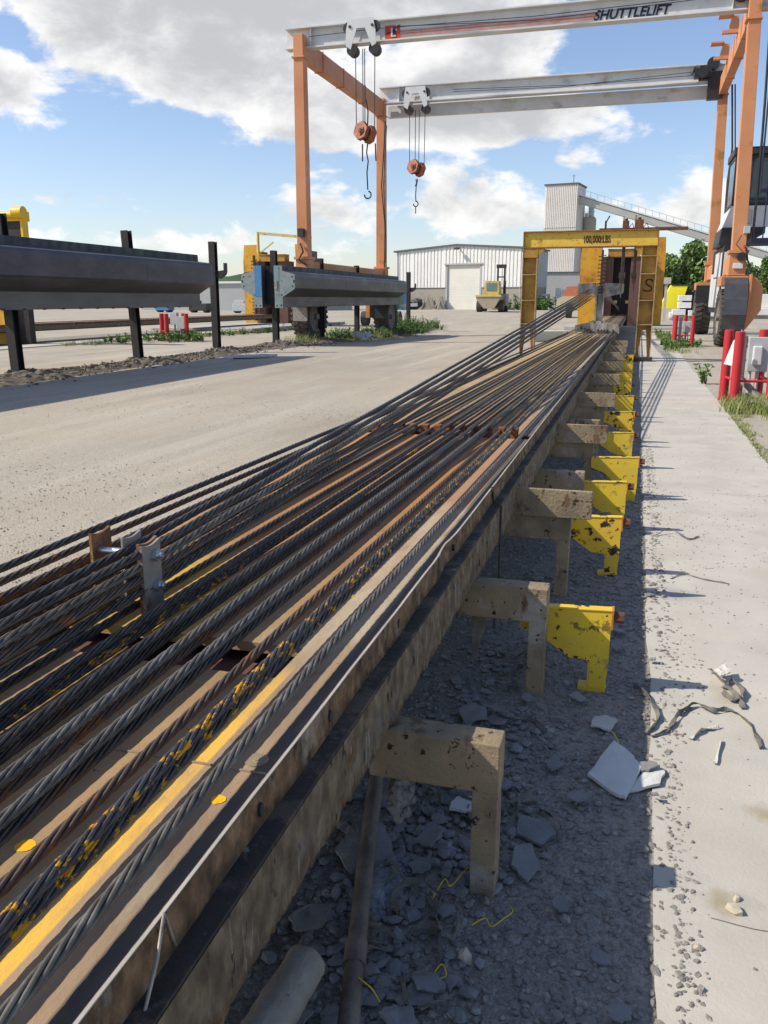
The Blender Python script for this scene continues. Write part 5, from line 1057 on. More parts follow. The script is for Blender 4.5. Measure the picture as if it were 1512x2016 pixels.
# ---------------------------------------------------------------- red bollard guards and electrical boxes
def guard(lb, x, y, posts, bars, h=1.10, r=.062):
    t = thing('bollard_guard', lb, 'bollards', (x, y, 0), 'red bollard guards')
    for (dx, dy) in posts:
        b = MB(); b.cyl((x+dx, y+dy, -.1), (x+dx, y+dy, h), r, 20); b.cyl((x+dx, y+dy, h), (x+dx, y+dy, h+.012), r, 20, r1=r*.8); b.build('bollard', M_red, t)
    for (i, j) in bars:
        b = MB(); a = posts[i]; c = posts[j]; b.cyl((x+a[0], y+a[1], .38), (x+c[0], y+c[1], .38), .022, 10); b.build('crossbar', M_red, t)
    return t
guard('group of thick red bollards at the right edge beside the slab', 1.6, 14.2, [(-.05, -.08), (-.14, .62), (.42, .95), (.47, -.08)], [(0, 3), (0, 1), (2, 3)], 1.12, .074)
guard('small red bollard guard beyond, left of the cab side of the crane', 1.65, 31.8, [(-.30, 0), (.28, 0), (.05, .7), (-.30, .75)], [(0, 1)], 1.05, .07)
guard('red bollard guard far left below the nearest form', -17.9, 30.6, [(-.55, .3), (-.1, -.1), (.62, .2), (.1, .9)], [(0, 1), (1, 2)], 1.05, .09)
t = thing('electrical_box', 'pale grey electrical box with raised cover inside the nearest red bollards', 'electrical box', (1.85, 14.5, 0))
b = MB(); b.box(1.73, 2.03, 14.45, 14.60, .50, 1.03); b.build('cabinet', M_box, t, bevel=.01)
b = MB(); b.box(1.79, 1.93, 14.36, 14.449, .60, .90); b.build('cover', mat('pale_box_cover', (.62, .64, .64)), t, bevel=.02)
for x in (1.79, 1.90): b = MB(); b.cyl((x, 14.52, -.05), (x, 14.52, .5), .022, 10); b.build('conduit', M_box, t)
b = MB(); b.box(1.60, 1.72, 14.6, 14.75, .1, 1.05); tag(b.build('dark_enclosure', M_boxd, bevel=.01), 'tall dark grey enclosure behind the nearest thick bollard', 'electrical box')
b = MB(); b.add([(1.37, 14.30, .62), (1.49, 14.2, .60), (1.50, 14.22, 1.02), (1.47, 14.24, .98), (1.37, 14.31, .62), (1.49, 14.21, .60), (1.50, 14.23, 1.02), (1.47, 14.25, .98)], [(0, 1, 2, 3), (7, 6, 5, 4), (0, 4, 5, 1), (1, 5, 6, 2), (2, 6, 7, 3), (3, 7, 4, 0)]); tag(b.build('white_sign', mat('white_card', (.7, .7, .68))), 'white triangular card tucked between the nearest bollards', 'card')
b = MB(); b.bar((1.62, 14.4, .42), (2.0, 14.0, .04), .10, .06); tag(b.build('timber', M_wood), 'grey timber leaning inside the nearest bollards', 'timber')
b = MB(); rock(b, 1.85, 13.9, .0, .28, .4, 0, rs); tag(b.build('rubble', M_wood), 'grey rubble in weeds at the nearest bollards', 'rubble')
t = thing('electrical_box', 'small pale electrical box inside the farther red guard', 'electrical box', (1.72, 32.1, 0)); b = MB(); b.box(1.60, 1.86, 32.0, 32.15, .48, .86); b.build('cabinet', M_box, t, bevel=.01); b = MB(); b.cyl((1.68, 32.08, 0), (1.68, 32.08, .48), .03, 8); b.cyl((1.78, 32.08, 0), (1.78, 32.08, .48), .03, 8); b.build('conduit', M_box, t)
b = MB(); b.box(1.47, 1.58, 32.1, 32.25, .1, 1.0); tag(b.build('dark_enclosure', M_boxd, bevel=.01), 'slim blue-grey enclosure inside the farther red guard', 'electrical box')
t = thing('electrical_box', 'grey electrical boxes inside the far left red guard', 'electrical box', (-17.7, 31, 0)); b = MB(); b.box(-17.85, -17.5, 31.0, 31.2, .45, .95); b.box(-18.3, -18.0, 31.3, 31.5, .6, 1.08); b.build('cabinet', M_box, t, bevel=.01); b = MB(); b.cyl((-17.7, 31.1, 0), (-17.7, 31.1, .45), .04, 8); b.cyl((-18.15, 31.4, 0), (-18.15, 31.4, .6), .04, 8); b.build('conduit', M_box, t)

# ---------------------------------------------------------------- buildings
def rot_thing(t, rz):
    t.rotation_euler = (0, 0, rz)
# white workshop, authored with its left front corner at the origin
WB = thing('workshop', 'white corrugated workshop with cream roller door and block base', 'building', (-38.0, 137.0, 0))
o = ORG[WB]; Lx, Dp = 22.0, 10.0
b = MB()
def P_(x, y, z): return (o.x+x, o.y+y, z)
b.box(o.x, o.x+9.0, o.y, o.y+.3, 0, 3.5); b.build('block_base', M_block, WB); b = MB(); b.box(o.x+15.2, o.x+Lx, o.y, o.y+.3, 0, 3.5); b.box(o.x+Lx-.3, o.x+Lx, o.y+.3, o.y+Dp, 0, 3.5); b.build('block_base', M_block, WB); b = MB(); b.box(o.x, o.x+.3, o.y+.3, o.y+Dp, 0, 3.5); b.build('block_base', M_block, WB)
b = MB(); ev, rg_ = 9.0, 9.75
def top(x): return ev+(rg_-ev)*(1-abs(x/Lx*2-1))
x = 0; st = .30
while x < Lx-.01:
    x2 = min(Lx, x+st); z0 = 3.5 if not (9.0 <= x+.1 < 15.2) else 6.9; pr = -.10 if int(x/st) % 2 else -.02
    b.add([P_(x, pr, z0), P_(x2, pr, z0), P_(x2, pr, top(x2)), P_(x, pr, top(x)), P_(x, .25, z0), P_(x2, .25, z0), P_(x2, .25, top(x2)), P_(x, .25, top(x))], [(0, 1, 2, 3), (0, 4, 5, 1), (1, 5, 6, 2), (3, 7, 4, 0), (2, 6, 7, 3), (5, 4, 7, 6)]); x = x2
b.build('wall_cladding', M_panel, WB)
b = MB(); b.box(o.x+Lx-.2, o.x+Lx+.02, o.y+.26, o.y+Dp, 3.5, ev); b.build('side_cladding', M_greym, WB)  # grey instead of the front's white: the side's shade put into the colour
b = MB(); b.box(o.x-.02, o.x+.2, o.y+.26, o.y+Dp, 3.5, ev); b.build('side_cladding', M_greym, WB)
b = MB()
for k in range(26): b.box(o.x+9.3, o.x+14.9, o.y+.16, o.y+.22+.02*(k % 2), 0.0+k*.265, .265+k*.265-.01)
b.build('roller_door', M_cream, WB)
b = MB(); b.box(o.x+9.0, o.x+9.3, o.y-.05, o.y+.3, 0, 6.9); b.box(o.x+14.9, o.x+15.2, o.y-.05, o.y+.3, 0, 6.9); b.box(o.x+8.8, o.x+15.4, o.y-.25, o.y+.3, 6.88, 7.1); b.build('door_frame', M_greym, WB)
b = MB(); n = 2
b.add([P_(-.4, -.4, ev+.0), P_(Lx/2, -.4, rg_+.0), P_(Lx+.4, -.4, ev), P_(Lx+.4, Dp, ev), P_(Lx/2, Dp, rg_), P_(-.4, Dp, ev), P_(-.4, -.4, ev+.25), P_(Lx/2, -.4, rg_+.25), P_(Lx+.4, -.4, ev+.25), P_(Lx+.4, Dp, ev+.25), P_(Lx/2, Dp, rg_+.25), P_(-.4, Dp, ev+.25)],
      [(0, 1, 7, 6), (1, 2, 8, 7), (2, 3, 9, 8), (5, 0, 6, 11), (3, 4, 10, 9), (4, 5, 11, 10), (6, 7, 10, 11), (7, 8, 9, 10), (1, 0, 5, 4), (2, 1, 4, 3)]); b.build('roof', M_roofedge, WB)
b = MB(); b.cyl(P_(11.3, -.9, 9.35), P_(11.3, -.1, 9.35), .10, 8); b.box(o.x+11.0, o.x+11.6, o.y-1.3, o.y-.8, 9.1, 9.4); b.build('wall_lamp', M_dsteel, WB)
for xx in (.25, Lx-.3): b = MB(); b.cyl(P_(xx, -.22, .2), P_(xx, -.22, 9.0), .07, 8); b.build('downpipe', M_greym, WB)
b = MB(); b.box(o.x-.02, o.x+8.98, o.y-.14, o.y-.005, 3.42, 3.52); b.build('flashing', M_greym, WB); b = MB(); b.box(o.x+15.22, o.x+Lx, o.y-.14, o.y-.005, 3.42, 3.52); b.build('flashing', M_greym, WB)
rot_thing(WB, R(-15))
# clutter by the workshop wall
def place(x, d):  # point on the yard in front of the workshop wall
    c, s = cos(R(-15)), sin(R(-15)); return (o.x+x*c+d*s, o.y+x*s-d*c)
t0 = place(3.9, 2.2); t = thing('engine_scrap', 'dark heap of machine parts against the workshop wall', 'scrap', (t0[0], t0[1], 0)); b = MB()
for k in range(14): rock(b, t0[0]+rs.uniform(-1.2, 1.2), t0[1]+rs.uniform(-.5, .5), rs.uniform(0, 1.0), rs.uniform(.5, 1.1), .8, 0, rs)
b.build('part_heap', M_dsteel, t)
BN = ['first', 'second', 'third', 'fourth', 'fifth', 'sixth', 'seventh', 'eighth', 'last']
for k in range(9):
    p = place(5.6+k*.35+rs.uniform(-.1, .1), 1.2); h = rs.uniform(1.6, 2.7); b = MB(); b.bar((p[0], p[1]-.6, 0), (p[0]+rs.uniform(-.9, .9), p[1]+.5, h), .22, .06); tag(b.build('board', M_wood), f'{BN[k]} board from the left in the bundle leaning on the workshop wall', 'board', 'boards leaning on the workshop wall')
p = place(8.5, 1.0); b = MB(); b.prism([(p[0]-.7, 0), (p[0]+.9, 0), (p[0]+.35, 2.1), (p[0]+.05, 2.1)], 'y', p[1]-.1, p[1]+.5); tag(b.build('grey_cover', M_block), 'grey wedge-shaped cover next to the cream door', 'cover')
p = place(18.6, .9); b = MB()
for k in range(5): b.tube([(p[0]-1.2+.2*k+(1.5-.1*k)*(.5+.5*cos(a*.52))*.9, p[1]-.08*k, 1.15+(1.35-.13*k)*sin(a*.52)) for a in range(13)], .06, 5)
tag(b.build('hose_coil', mat('brown_hose', (.13, .10, .07))), 'coiled brown hose hanging on the block base of the workshop', 'hose')
p = place(1.6, 1.0); b = MB(); frame_box(b, p[0]-.5, p[0]+.7, p[1]-.3, p[1]+.3, 0, 2.3, .08); tag(b.build('rack', M_wood), 'thin empty frame rack at the left of the workshop wall', 'rack')

# forklift
FK = thing('forklift', 'large pale yellow forklift with raised black mast before the workshop', 'forklift', (-17.4, 107, gh(-17.4, 107)))
fx, fy, fz = -17.4, 107, gh(-17.4, 107)
b = MB(); b.prism([(fx-1.75, fz+2.0), (fx-1.65, fz+1.55), (fx-.75, fz+.45), (fx+.55, fz+.45), (fx+1.2, fz+1.55), (fx+1.4, fz+2.0)], 'y', fy-1.6, fy+1.4); b.box(fx-1.5, fx+1.6, fy+1.41, fy+3.6, fz+.7, fz+2.2); b.build('chassis', M_forklow, FK, bevel=.08)
b = MB(); b.prism([(fx-1.05, fz+2.0), (fx-.85, fz+3.75), (fx+.80, fz+3.75), (fx+.95, fz+2.0)], 'y', fy-.2, fy+1.6); cbn = b.build('cab', M_fork, FK, bevel=.05)
b = MB(); b.box(fx-.68, fx+.62, fy-.24, fy-.195, fz+2.55, fz+3.5); b.build('window', mat('cab_glass', (.12, .20, .22), rough=.1, spec=.8, bump=0), cbn)
b = MB(); b.box(fx-1.75, fx+1.4, fy-1.7, fy-1.61, fz+1.85, fz+2.05); b.build('counterweight_top', M_fork, FK)
b = MB()
for x in (fx+.15, fx+1.0): b.box(x, x+.18, fy+2.6, fy+2.9, fz+.4, fz+5.6)
b.box(fx+.05, fx+1.3, fy+2.62, fy+2.88, fz+5.35, fz+5.8); b.box(fx+.33, fx+1.0, fy+2.66, fy+2.8, fz+4.2, fz+4.35); b.box(fx+1.1, fx+1.4, fy+1.8, fy+2.3, fz+2.2, fz+3.8); b.build('mast', M_dsteel, FK)
for x in (fx-1.75, fx+.95):
    for yy in (fy-.3, fy+3.0):
        b = MB(); b.cyl((x, yy, fz+.72), (x+.62, yy, fz+.72), .72, 24); wv = b.build('wheel', M_tyre, FK, bevel=.05); b = MB(); b.cyl((x-.01, yy, fz+.72), (x+.63, yy, fz+.72), .32, 16); b.build('rim', M_rim, wv)

# tower, silo, conveyor
T = thing('batch_tower', 'tall beige corrugated batching tower behind the portal frame', 'tower', (-20.3, 191, 0)); o2 = ORG[T]
b = MB(); x = 0; w = 6.9
while x < w-.01:
    x2 = min(w, x+.19); pr = -.09 if int(round(x/.19)) % 2 else 0
    b.box(o2.x+x, o2.x+x2, o2.y+pr, o2.y+.3, 4.5, 16.4); b.box(o2.x+x, o2.x+x2, o2.y+pr-.12, o2.y+.3, 16.42, 25.0); x = x2
b.box(o2.x-.05, o2.x, o2.y-.1, o2.y+7.5, 4.5, 25); b.box(o2.x+.02, o2.x+w, o2.y+.3, o2.y+7.5, 4.5, 24.9); b.build('cladding', M_towerm, T)
b = MB(); b.box(o2.x-.2, o2.x+w+.2, o2.y-.4, o2.y+7.7, 24.95, 25.25); b.build('roof', M_roofedge, T)
b = MB(); b.cyl((o2.x+5.9, o2.y, 25.2), (o2.x+5.9, o2.y, 26.9), .06, 6); b.cyl((o2.x+5.6, o2.y, 26.6), (o2.x+6.2, o2.y, 26.6), .05, 6); b.build('antenna', M_roofedge, T)
b = MB(); b.box(o2.x+.5, o2.x+w-.2, o2.y+.4, o2.y+7, 0, 4.5); b.build('base', M_greym, T)
rot_thing(T, R(-9))
S = thing('cement_silo', 'round beige silo beside the batching tower', 'silo', (-11.2, 197, 0)); b = MB(); b.cyl((-11.2, 197, 0), (-11.2, 197, 18.6), 1.45, 28); b.cyl((-11.2, 197, 18.6), (-11.2, 197, 19.0), 1.45, 28, r1=1.1); b.build('shell', mat('silo_paint', (.46, .43, .35), (.40, .37, .30), scale=.5, bump=0), S)
b = MB(); b.cyl((-10.9, 197, 19), (-10.9, 197, 21.6), .62, 16); b.box(-12.2, -11.6, 196.6, 197.4, 19, 19.8); b.build('filter_unit', M_white, S)
b = MB()
for xx in (-12.9, -12.6): b.cyl((xx, 195.4, 14), (xx, 195.4, 23.2), .07, 6)
b.cyl((-12.9, 195.4, 19.9), (-10.0, 195.4, 19.9), .05, 6); b.build('railing', M_greym, S)
C = thing('conveyor', 'long inclined conveyor gallery running from the tower down to the right', 'conveyor', (0, 192, 0))
a0 = Vector((-14.2, 192, 22.3)); a1 = Vector((13, 192, 13.8)); a2 = Vector((42, 192, 4.6))
b = MB(); b.bar(a0, a2, 1.6, 1.25); b.build('gallery', mat('conveyor_grey', (.50, .49, .44), (.42, .41, .37), scale=.4, bump=0), C)
b = MB(); d = (a2-a0).normalized(); up = Vector((0, 0, 1)); b.bar(a0+up*.95, a2+up*.95, 1.9, .25); b.build('cover', M_panel, C)
b = MB()
L_ = (a2-a0).length
for k in range(40): p = a0+d*(L_*k/40+.5)+up*1.0; b.cyl(p+Vector((0, -.9, 0)), p+Vector((0, -.9, 1.1)), .045, 5)
b.bar(a0+up*2.1+Vector((0, -.9, 0)), a2+up*2.1+Vector((0, -.9, 0)), .07, .07); b.build('handrail', M_greym, C)
for px_, zt in ((11.4, 13.5), (29.5, 7.9)):
    b = MB(); b.cyl((px_, 192, 0), (px_, 192, zt-.9), .62, 18); b.box(px_-.95, px_+.95, 191.2, 192.8, zt-.95, zt+.05); b.build('pillar', mat('pale_pillar', (.56, .54, .47), (.50, .48, .42), scale=.5, bump=0), C)
# grey annex right of the workshop
A = thing('annex', 'low grey annex between the workshop and the batching tower', 'building', (-16.5, 160, 0))
b = MB(); b.box(-18.0, -9.6, 160, 168, 0, 6.3); b.build('wall', M_greym, A); b = MB(); b.box(-18.1, -9.5, 159.8, 168.2, 6.3, 6.5); b.build('roof', M_roofedge, A)
# white stacked units and greenery by the annex
for k in range(4):
    x = -12.6+k*.9; b = MB(); b.box(x, x+.7, 140+k*.4, 141.6+k*.4, 0, 3.4-.25*k); tag(b.build('precast_unit', M_panel, bevel=.05), f'{ORDS[k]} white upright slab from the left beside the annex', 'precast slab', 'white slabs beside the annex')
t = thing('panel_cart', 'low pale stack on legs left of the white panels', 'stack', (-14.4, 139, 0)); b = MB(); b.box(-15.6, -13.4, 139, 140, 2.2, 2.5); b.box(-15.6, -13.4, 139, 140, 1.5, 1.8); b.build('slab', M_panel, t); b = MB(); b.box(-15.4, -15.2, 139.2, 139.4, 0, 1.5); b.box(-13.8, -13.6, 139.2, 139.4, 0, 1.5); b.build('leg', M_panel, t)
# orange and cream loader
LD = thing('wheel_loader', 'orange and cream loader half hidden behind the left portal column strands', 'loader', (-5.2, 80, 0)); lx, ly = -5.6, 80
b = MB(); b.prism([(lx-1.0, 1.9), (lx-.6, 2.75), (lx+1.0, 2.8), (lx+1.5, 1.9)], 'y', ly, ly+2.2); b.build('bonnet', M_orange2, LD, bevel=.06)
b = MB(); b.prism([(lx-1.5, .7), (lx-1.4, 1.7), (lx-.9, 1.9), (lx+1.6, 1.9), (lx+1.6, .7)], 'y', ly-.3, ly+3); b.build('body', mat('cream_body', (.55, .48, .32), (.48, .40, .26)), LD, bevel=.06)
for x in (lx-.5, lx+1.0):
    b = MB(); b.cyl((x, ly-.8, .62), (x+.5, ly-.8, .62), .62, 22); w_ = b.build('wheel', M_tyre, LD, bevel=.05); b = MB(); b.cyl((x-.01, ly-.8, .62), (x+.51, ly-.8, .62), .3, 14); b.build('rim', M_rim, w_)
# green machine and blue unit beyond the posts
t = thing('green_compressor', 'faded green towed machine seen under the far forms', 'machine', (-14.6, 52, 0)); b = MB(); b.box(-16.4, -14.4, 52, 53.6, 1.05, 2.0); b.prism([(-16.2, .55), (-14.9, .55), (-14.7, 1.05), (-16.3, 1.05)], 'y', 52.2, 53.4); b.build('body', M_green, t, bevel=.06)
b = MB(); b.bar((-14.6, 52.5, 1.2), (-13.2, 52.5, 1.3), .15, .2); b.build('drawbar', M_box, t)
for x in (-16.7, -14.6): b = MB(); b.cyl((x, 52.1, .45), (x+.4, 52.1, .45), .45, 18); b.build('wheel', M_tyre, t)
b = MB(); b.prism([(-16.2, 58.0), (-15.6, 58.0), (-15.5, 59), (-16.3, 59)], 'z', .9, 2.1); tag(b.build('blue_tank', M_blue, bevel=.1), 'small blue tank just beyond the far end of the forms', 'tank')

# ---------------------------------------------------------------- right background
t = thing('yellow_shelter', 'bright yellow slanted canvas shelter on a frame, right background', 'shelter', (2.9, 74, 0))
b = MB(); b.add([(1.9, 74, .85), (4.4, 74, .85)] and [(1.75, 74, .9), (3.35, 74, .9), (3.85, 74, 2.75), (2.55, 74, 2.75), (1.75, 77, .9), (3.35, 77, .9), (3.85, 77, 2.75), (2.55, 77, 2.75)], [(0, 1, 2, 3), (7, 6, 5, 4), (0, 4, 5, 1), (1, 5, 6, 2), (2, 6, 7, 3), (3, 7, 4, 0)]); b.build('canvas', M_brite, t); b = MB(); b.add([(6.25, 74, 2.6), (6.7, 74, 2.6), (6.6, 74, 1.9), (6.4, 74, 1.4), (6.25, 74.4, 2.6), (6.7, 74.4, 2.6), (6.6, 74.4, 1.9), (6.4, 74.4, 1.4)], [(0, 1, 2, 3), (7, 6, 5, 4), (0, 4, 5, 1), (1, 5, 6, 2), (2, 6, 7, 3), (3, 7, 4, 0)]); b.build('canvas', M_brite, t)
b = MB(); b.bar((2.6, 74, 2.72), (6.6, 74, 2.72), .08, .08); b.bar((4.2, 75.5, 0), (4.2, 75.5, 2.7), .1, .1); b.bar((5.3, 75.5, 0), (5.3, 75.5, 2.6), .1, .1); b.bar((4.2, 75.5, 1.8), (5.3, 75.5, 1.8), .1, .1); b.build('frame', M_dsteel, t); b = MB(); b.box(3.5, 6.3, 77, 77.2, .2, 2.3); b.build('back_panel', M_dsteel, t)
wb = [(3.1, 1.5, 72), (3.1, .95, 72), (4.5, 1.5, 72), (4.5, .95, 72), (5.5, 1.5, 72), (2.7, .42, 71.6), (3.9, .35, 71.4), (4.95, .33, 71.4), (1.9+.6, .2, 71.8)]
wn_ = ['on the upper left of', 'in the middle left of', 'in the upper middle of', 'in the centre of', 'at the upper right of', 'at the lower left of', 'at the bottom middle of', 'at the bottom right of', 'on the ground left of']
for (x, z, y), nm in zip(wb, wn_): b = MB(); b.box(x, x+1.0, y, y+1.2, z, z+.44); tag(b.build('white_crate', mat('white_block', (.74, .74, .72), (.60, .60, .60)), bevel=.03), f'white box {nm} the stack before the yellow shelter', 'box', 'stacked white boxes')
b = MB(); b.box(2.7, 6.3, 71.5, 73.4, .02, .33); tag(b.build('pallet', M_wood), 'low grey pallet under the stacked white boxes', 'pallet')
t = thing('white_wall', 'low white precast wall at the right edge behind the crane wheel', 'wall', (12, 80, 0)); b = MB(); b.box(9.0, 18, 80, 81.5, .9, 2.05); b.box(9.0, 18, 79.6, 81.5, .3, .9); b.build('panel', M_panel, t, bevel=.05); b = MB(); b.box(9.0, 18, 79.9, 81.4, 0, .3); b.build('plinth', M_conc2, t)
b = MB(); b.box(1.9, 2.1, 68, 68.2, 0, 3.0); b.box(1.7, 2.3, 67.9, 68.3, 2.75, 3.2); tag(b.build('beige_post', mat('beige_post_paint', (.50, .46, .38))), 'short beige post behind the right yellow abutment', 'post')
# rails / ridges in the yard by the crane
# ---------------------------------------------------------------- far left background
b = MB(); b.box(-62, -36, 128, 150, 0, 4.2); 
t = thing('grey_shed', 'long low grey shed far off at left', 'building', (-50, 130, 0)); b.v = []; b.f = []; b.m = []; b.s = []; b.box(-75, -45, 120, 135, 0, 4.0); b.build('wall', M_greym, t); b = MB(); b.box(-75.3, -44.7, 119.7, 135.3, 4.0, 4.3); b.build('roof', M_panel, t)
for k, (x, y, w_, h_, m_, lb) in enumerate([(-43, 92, 2.2, .7, M_panel, 'white flat unit on the far yard, under the near form end'), (-47, 95, 3.0, .9, M_box, 'grey low unit on the far yard at left'), (-38.5, 90, 1.6, .5, M_wood, 'brown low pallet pile on the far yard'), (-54, 97, 2.5, .9, M_dsteel, 'dark low machine far off below the nearest form'), (-60, 99, 2.0, .7, M_blue, 'blue-grey low unit far off below the nearest form')]):
    t = thing('yard_unit', lb, 'equipment', (x, y, 0)); b = MB(); b.box(x, x+w_, y, y+1.5, .25, h_+.25); b.box(x+.2, x+w_*.5, y+.2, y+1.2, h_+.25, h_+.6); b.build('body', m_, t, bevel=.06)
    b = MB(); [b.cyl((x+q, y+.2, .3), (x+q, y+1.3, .3), .28, 12) for q in (.35, w_-.35)]; b.build('roller', M_tyre, t)
b = MB(); b.cyl((-36.5, 80, 0), (-36.5, 80, 3.6), .10, 10); b.cyl((-36.5, 80, 0), (-36.5, 80, .35), 1.0, 12, r1=.15); tag(b.build('white_stand', M_panel), 'white mast on a wide flared foot beside the far yellow abutment', 'stand')
# hill of far trees
b = MB(); v = []; n = 80
for i in range(n+1):
    x = -400+i*8; h = 13+6*MN.noise(Vector((i*.15, 0, 0)))+3*MN.noise(Vector((i*.7, 1, 0))); v += [(x, 420, 0), (x, 430, h*.7), (x, 450, h), (x, 520, 0)]
b.add(v, [(i*4+k, i*4+k+1, (i+1)*4+k+1, (i+1)*4+k) for i in range(n) for k in range(3)], 0, True)
struct(b.build('hills', mat('distant_woods', (.05, .085, .035), (.03, .06, .025), scale=.12, rough=.9, bump=0), loc=(0, 420, 0)))

# ---------------------------------------------------------------- trees and weeds
def leaves(b, cx, cy, cz, rx, rz, n, s, rnd, ry=None):
    ry = ry or rx
    for i in range(n):
        while 1:
            p = (rnd.uniform(-1, 1), rnd.uniform(-1, 1), rnd.uniform(-1, 1)); q = p[0]**2+p[1]**2+p[2]**2
            if .25 < q < 1: break
        x, y, z = cx+p[0]*rx, cy+p[1]*ry, cz+p[2]*rz; a = Vector((rnd.gauss(0, 1), rnd.gauss(0, 1), rnd.gauss(0, 1))).normalized(); u = a.orthogonal().normalized(); w = a.cross(u); k = s*rnd.uniform(.6, 1.3)
        c = Vector((x, y, z)); b.add([c-u*k, c-w*k*.55, c+u*k, c+w*k*.55], [(0, 1, 2, 3)])
def tree(x, y, h, r, label, seed, n=1500, dense=True):
    rnd = random.Random(seed); t = thing('tree', label, 'tree', (x, y, 0), 'trees behind the yard')
    b = MB(); b.tube([(x, y, -.2), (x+.1*r, y, h*.35), (x, y, h*.75)], [h*.03, h*.022, h*.008], 8)
    for k in range(6): a = rnd.uniform(0, 6.28); z0 = h*rnd.uniform(.25, .55); b.tube([(x, y, z0), (x+cos(a)*r*.4, y+sin(a)*r*.4, z0+h*.15), (x+cos(a)*r*.7, y+sin(a)*r*.7, z0+h*.28)], [h*.012, h*.008, h*.003], 5)
    b.build('trunk', M_bark, t)
    b = MB(); m = 16
    for k in range(m):
        a = rnd.uniform(0, 6.28); q = rnd.uniform(0, .75)*r; zz = h*rnd.uniform(.28, .88); f_ = 1-.5*abs(zz/h-.55)*1.6
        leaves(b, x+cos(a)*q*f_, y+sin(a)*q*f_, zz, r*rnd.uniform(.28, .42), h*rnd.uniform(.08, .15), n//m, .035*h, rnd)
    b.build('crown', M_tree, t)
tl = [(4.2, 168, 10.5, 4.0, 'bushy tree just right of the right yellow abutment'), (8.6, 172, 12.8, 4.8, 'taller rounded tree left of the conveyor pillar'), (6.4, 182, 11.2, 4.6, 'tree filling the gap between the bushy and rounded trees'), (13.2, 170, 9.5, 4.2, 'tree directly behind the conveyor pillar'),
      (18.2, 175, 8.6, 4.4, 'tree seen between the right crane legs'), (22.4, 172, 10.2, 2.6, 'slender tree right of the near right crane leg'), (26, 178, 7.6, 4.6, 'low spreading tree at the right edge'), (30.5, 176, 8.6, 4.4, 'outermost tree at the right edge'), (-2, 180, 9.5, 4.2, 'tree showing through the portal frame above the stressing head'), (-6.0, 185, 8.6, 3.6, 'small tree behind the studded bar')]
for i, (x, y, h, r, lb) in enumerate(tl): tree(x, y, h, r, lb, i+11, 2600)
def weed_mass(name, spots, m, seed, hh=.5, leaf=.035, n=60):
    rnd = random.Random(seed); b = MB()
    for (x, y, h) in spots:
        z0 = gh(x, y)
        for k in range(max(2, int(n/18))):
            a = rnd.uniform(0, 6.28); q = Vector((cos(a)*h*.35, sin(a)*h*.35, h*rnd.uniform(.6, 1.05))); p0 = Vector((x, y, z0)); b.bar(p0, p0+q, h*.012, h*.012)
            for j in range(18):
                f_ = rnd.uniform(.15, 1); c = p0+q*f_; d_ = Vector((rnd.gauss(0, 1), rnd.gauss(0, 1), rnd.gauss(.3, .6))).normalized(); s_ = leaf*rnd.uniform(.6, 1.4)*(1.2-f_*.5); w = d_.orthogonal().normalized()*s_*.28; b.add([c, c+d_*s_*.5+w, c+d_*s_, c+d_*s_*.5-w], [(0, 1, 2, 3)])
    return struct(b.build(name, m, loc=(0, 0, 0)), 'stuff')
def grass(name, spots, m, seed):
    rnd = random.Random(seed); b = MB()
    for (x, y, h, n) in spots:
        for k in range(n):
            a = rnd.uniform(0, 6.28); bx = x+rnd.gauss(0, h*.35); by = y+rnd.gauss(0, h*.35); L_ = h*rnd.uniform(.5, 1.2); lean = rnd.uniform(.15, .8); w = .0028+h*.012; z0 = gh(bx, by)
            dx, dy = cos(a), sin(a); p = [Vector((bx+dx*L_*lean*q*q, by+dy*L_*lean*q*q, z0+L_*q*(1-.25*lean*q))) for q in (0, .5, 1)]
            s_ = Vector((-dy, dx, 0))*w; b.add([p[0]-s_, p[0]+s_, p[1]+s_*.7, p[2], p[1]-s_*.7], [(0, 1, 2, 4), (4, 2, 3)])
    return struct(b.build(name, m, loc=(0, 0, 0)), 'stuff')
r3 = random.Random(9)
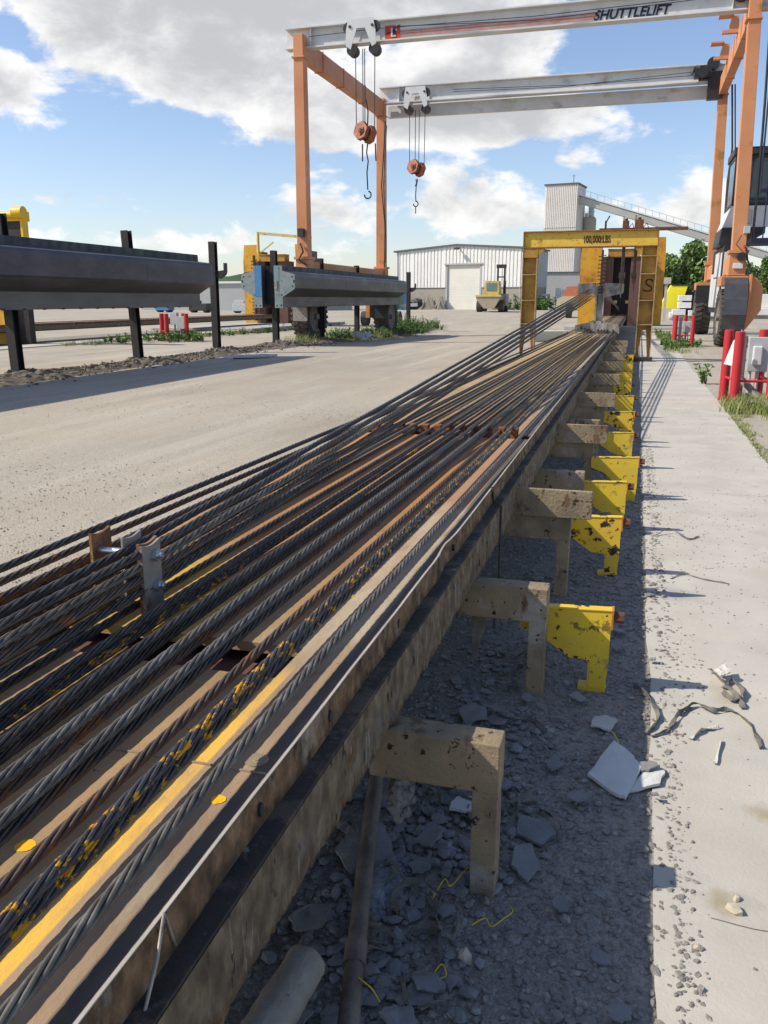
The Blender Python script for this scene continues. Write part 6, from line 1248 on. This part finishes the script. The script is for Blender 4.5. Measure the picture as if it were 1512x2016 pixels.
sp1 = [(-12.3+r3.gauss(0, .5), r3.uniform(35, 52), r3.uniform(.25, .6)) for k in range(130)]+[(-12.4+r3.gauss(0, .45), 47.0+r3.gauss(0, 1.4), r3.uniform(.4, 1.0)) for k in range(60)]
weed_mass('weeds', sp1, M_leaf, 1, leaf=.085, n=110)
grass('grass', [(-12.3+r3.gauss(0, .5), r3.uniform(30, 52), r3.uniform(.15, .5), 18) for k in range(220)], M_leaf2, 21)
sp2 = [(1.38+r3.uniform(0, 1.1), 13.4+r3.gauss(.5, .6), r3.uniform(.08, .26), 30) for k in range(150)]+[(1.36+abs(r3.gauss(0, .07)), r3.uniform(8.4, 13.5), r3.uniform(.02, .07), 14) for k in range(120)]
grass('grass', sp2, M_leaf2, 2)
grass('grass', [(-19.4+r3.gauss(0, .35), r3.uniform(26, 52), r3.uniform(.1, .3), 16) for k in range(260)]+[(1.0+abs(r3.gauss(0, .4)), r3.uniform(27, 44), r3.uniform(.1, .3), 16) for k in range(90)], M_leaf2, 12)
sp3 = [(1.0+r3.uniform(0, 1.3), 31.6+r3.gauss(0, .5), r3.uniform(.12, .35)) for k in range(30)]+[(.95+r3.uniform(0, .5), r3.uniform(28, 44), r3.uniform(.15, .4)) for k in range(40)]
weed_mass('weeds', sp3, M_leaf, 3, leaf=.08, n=60)
sp4 = [(-17.8+r3.gauss(0, .7), 30.6+r3.gauss(0, .5), r3.uniform(.2, .5)) for k in range(60)]+[(-19.2+r3.gauss(0, .4), r3.uniform(28, 52), r3.uniform(.1, .4)) for k in range(120)]
weed_mass('weeds', sp4, M_leaf, 4, leaf=.09, n=50)
sp5 = [(-15.5+r3.gauss(0, 1.6), 132+r3.gauss(0, 1.5), r3.uniform(1.2, 2.6)) for k in range(60)]
weed_mass('weeds', sp5, M_leaf, 5, leaf=.4, n=60)
t = weed_mass('tall_weed', [(1.33, 17.6, .42)], M_leaf, 6, leaf=.09, n=110); del t['kind']; tag(t, 'single tall weed at the slab edge before the bollards', 'weed')
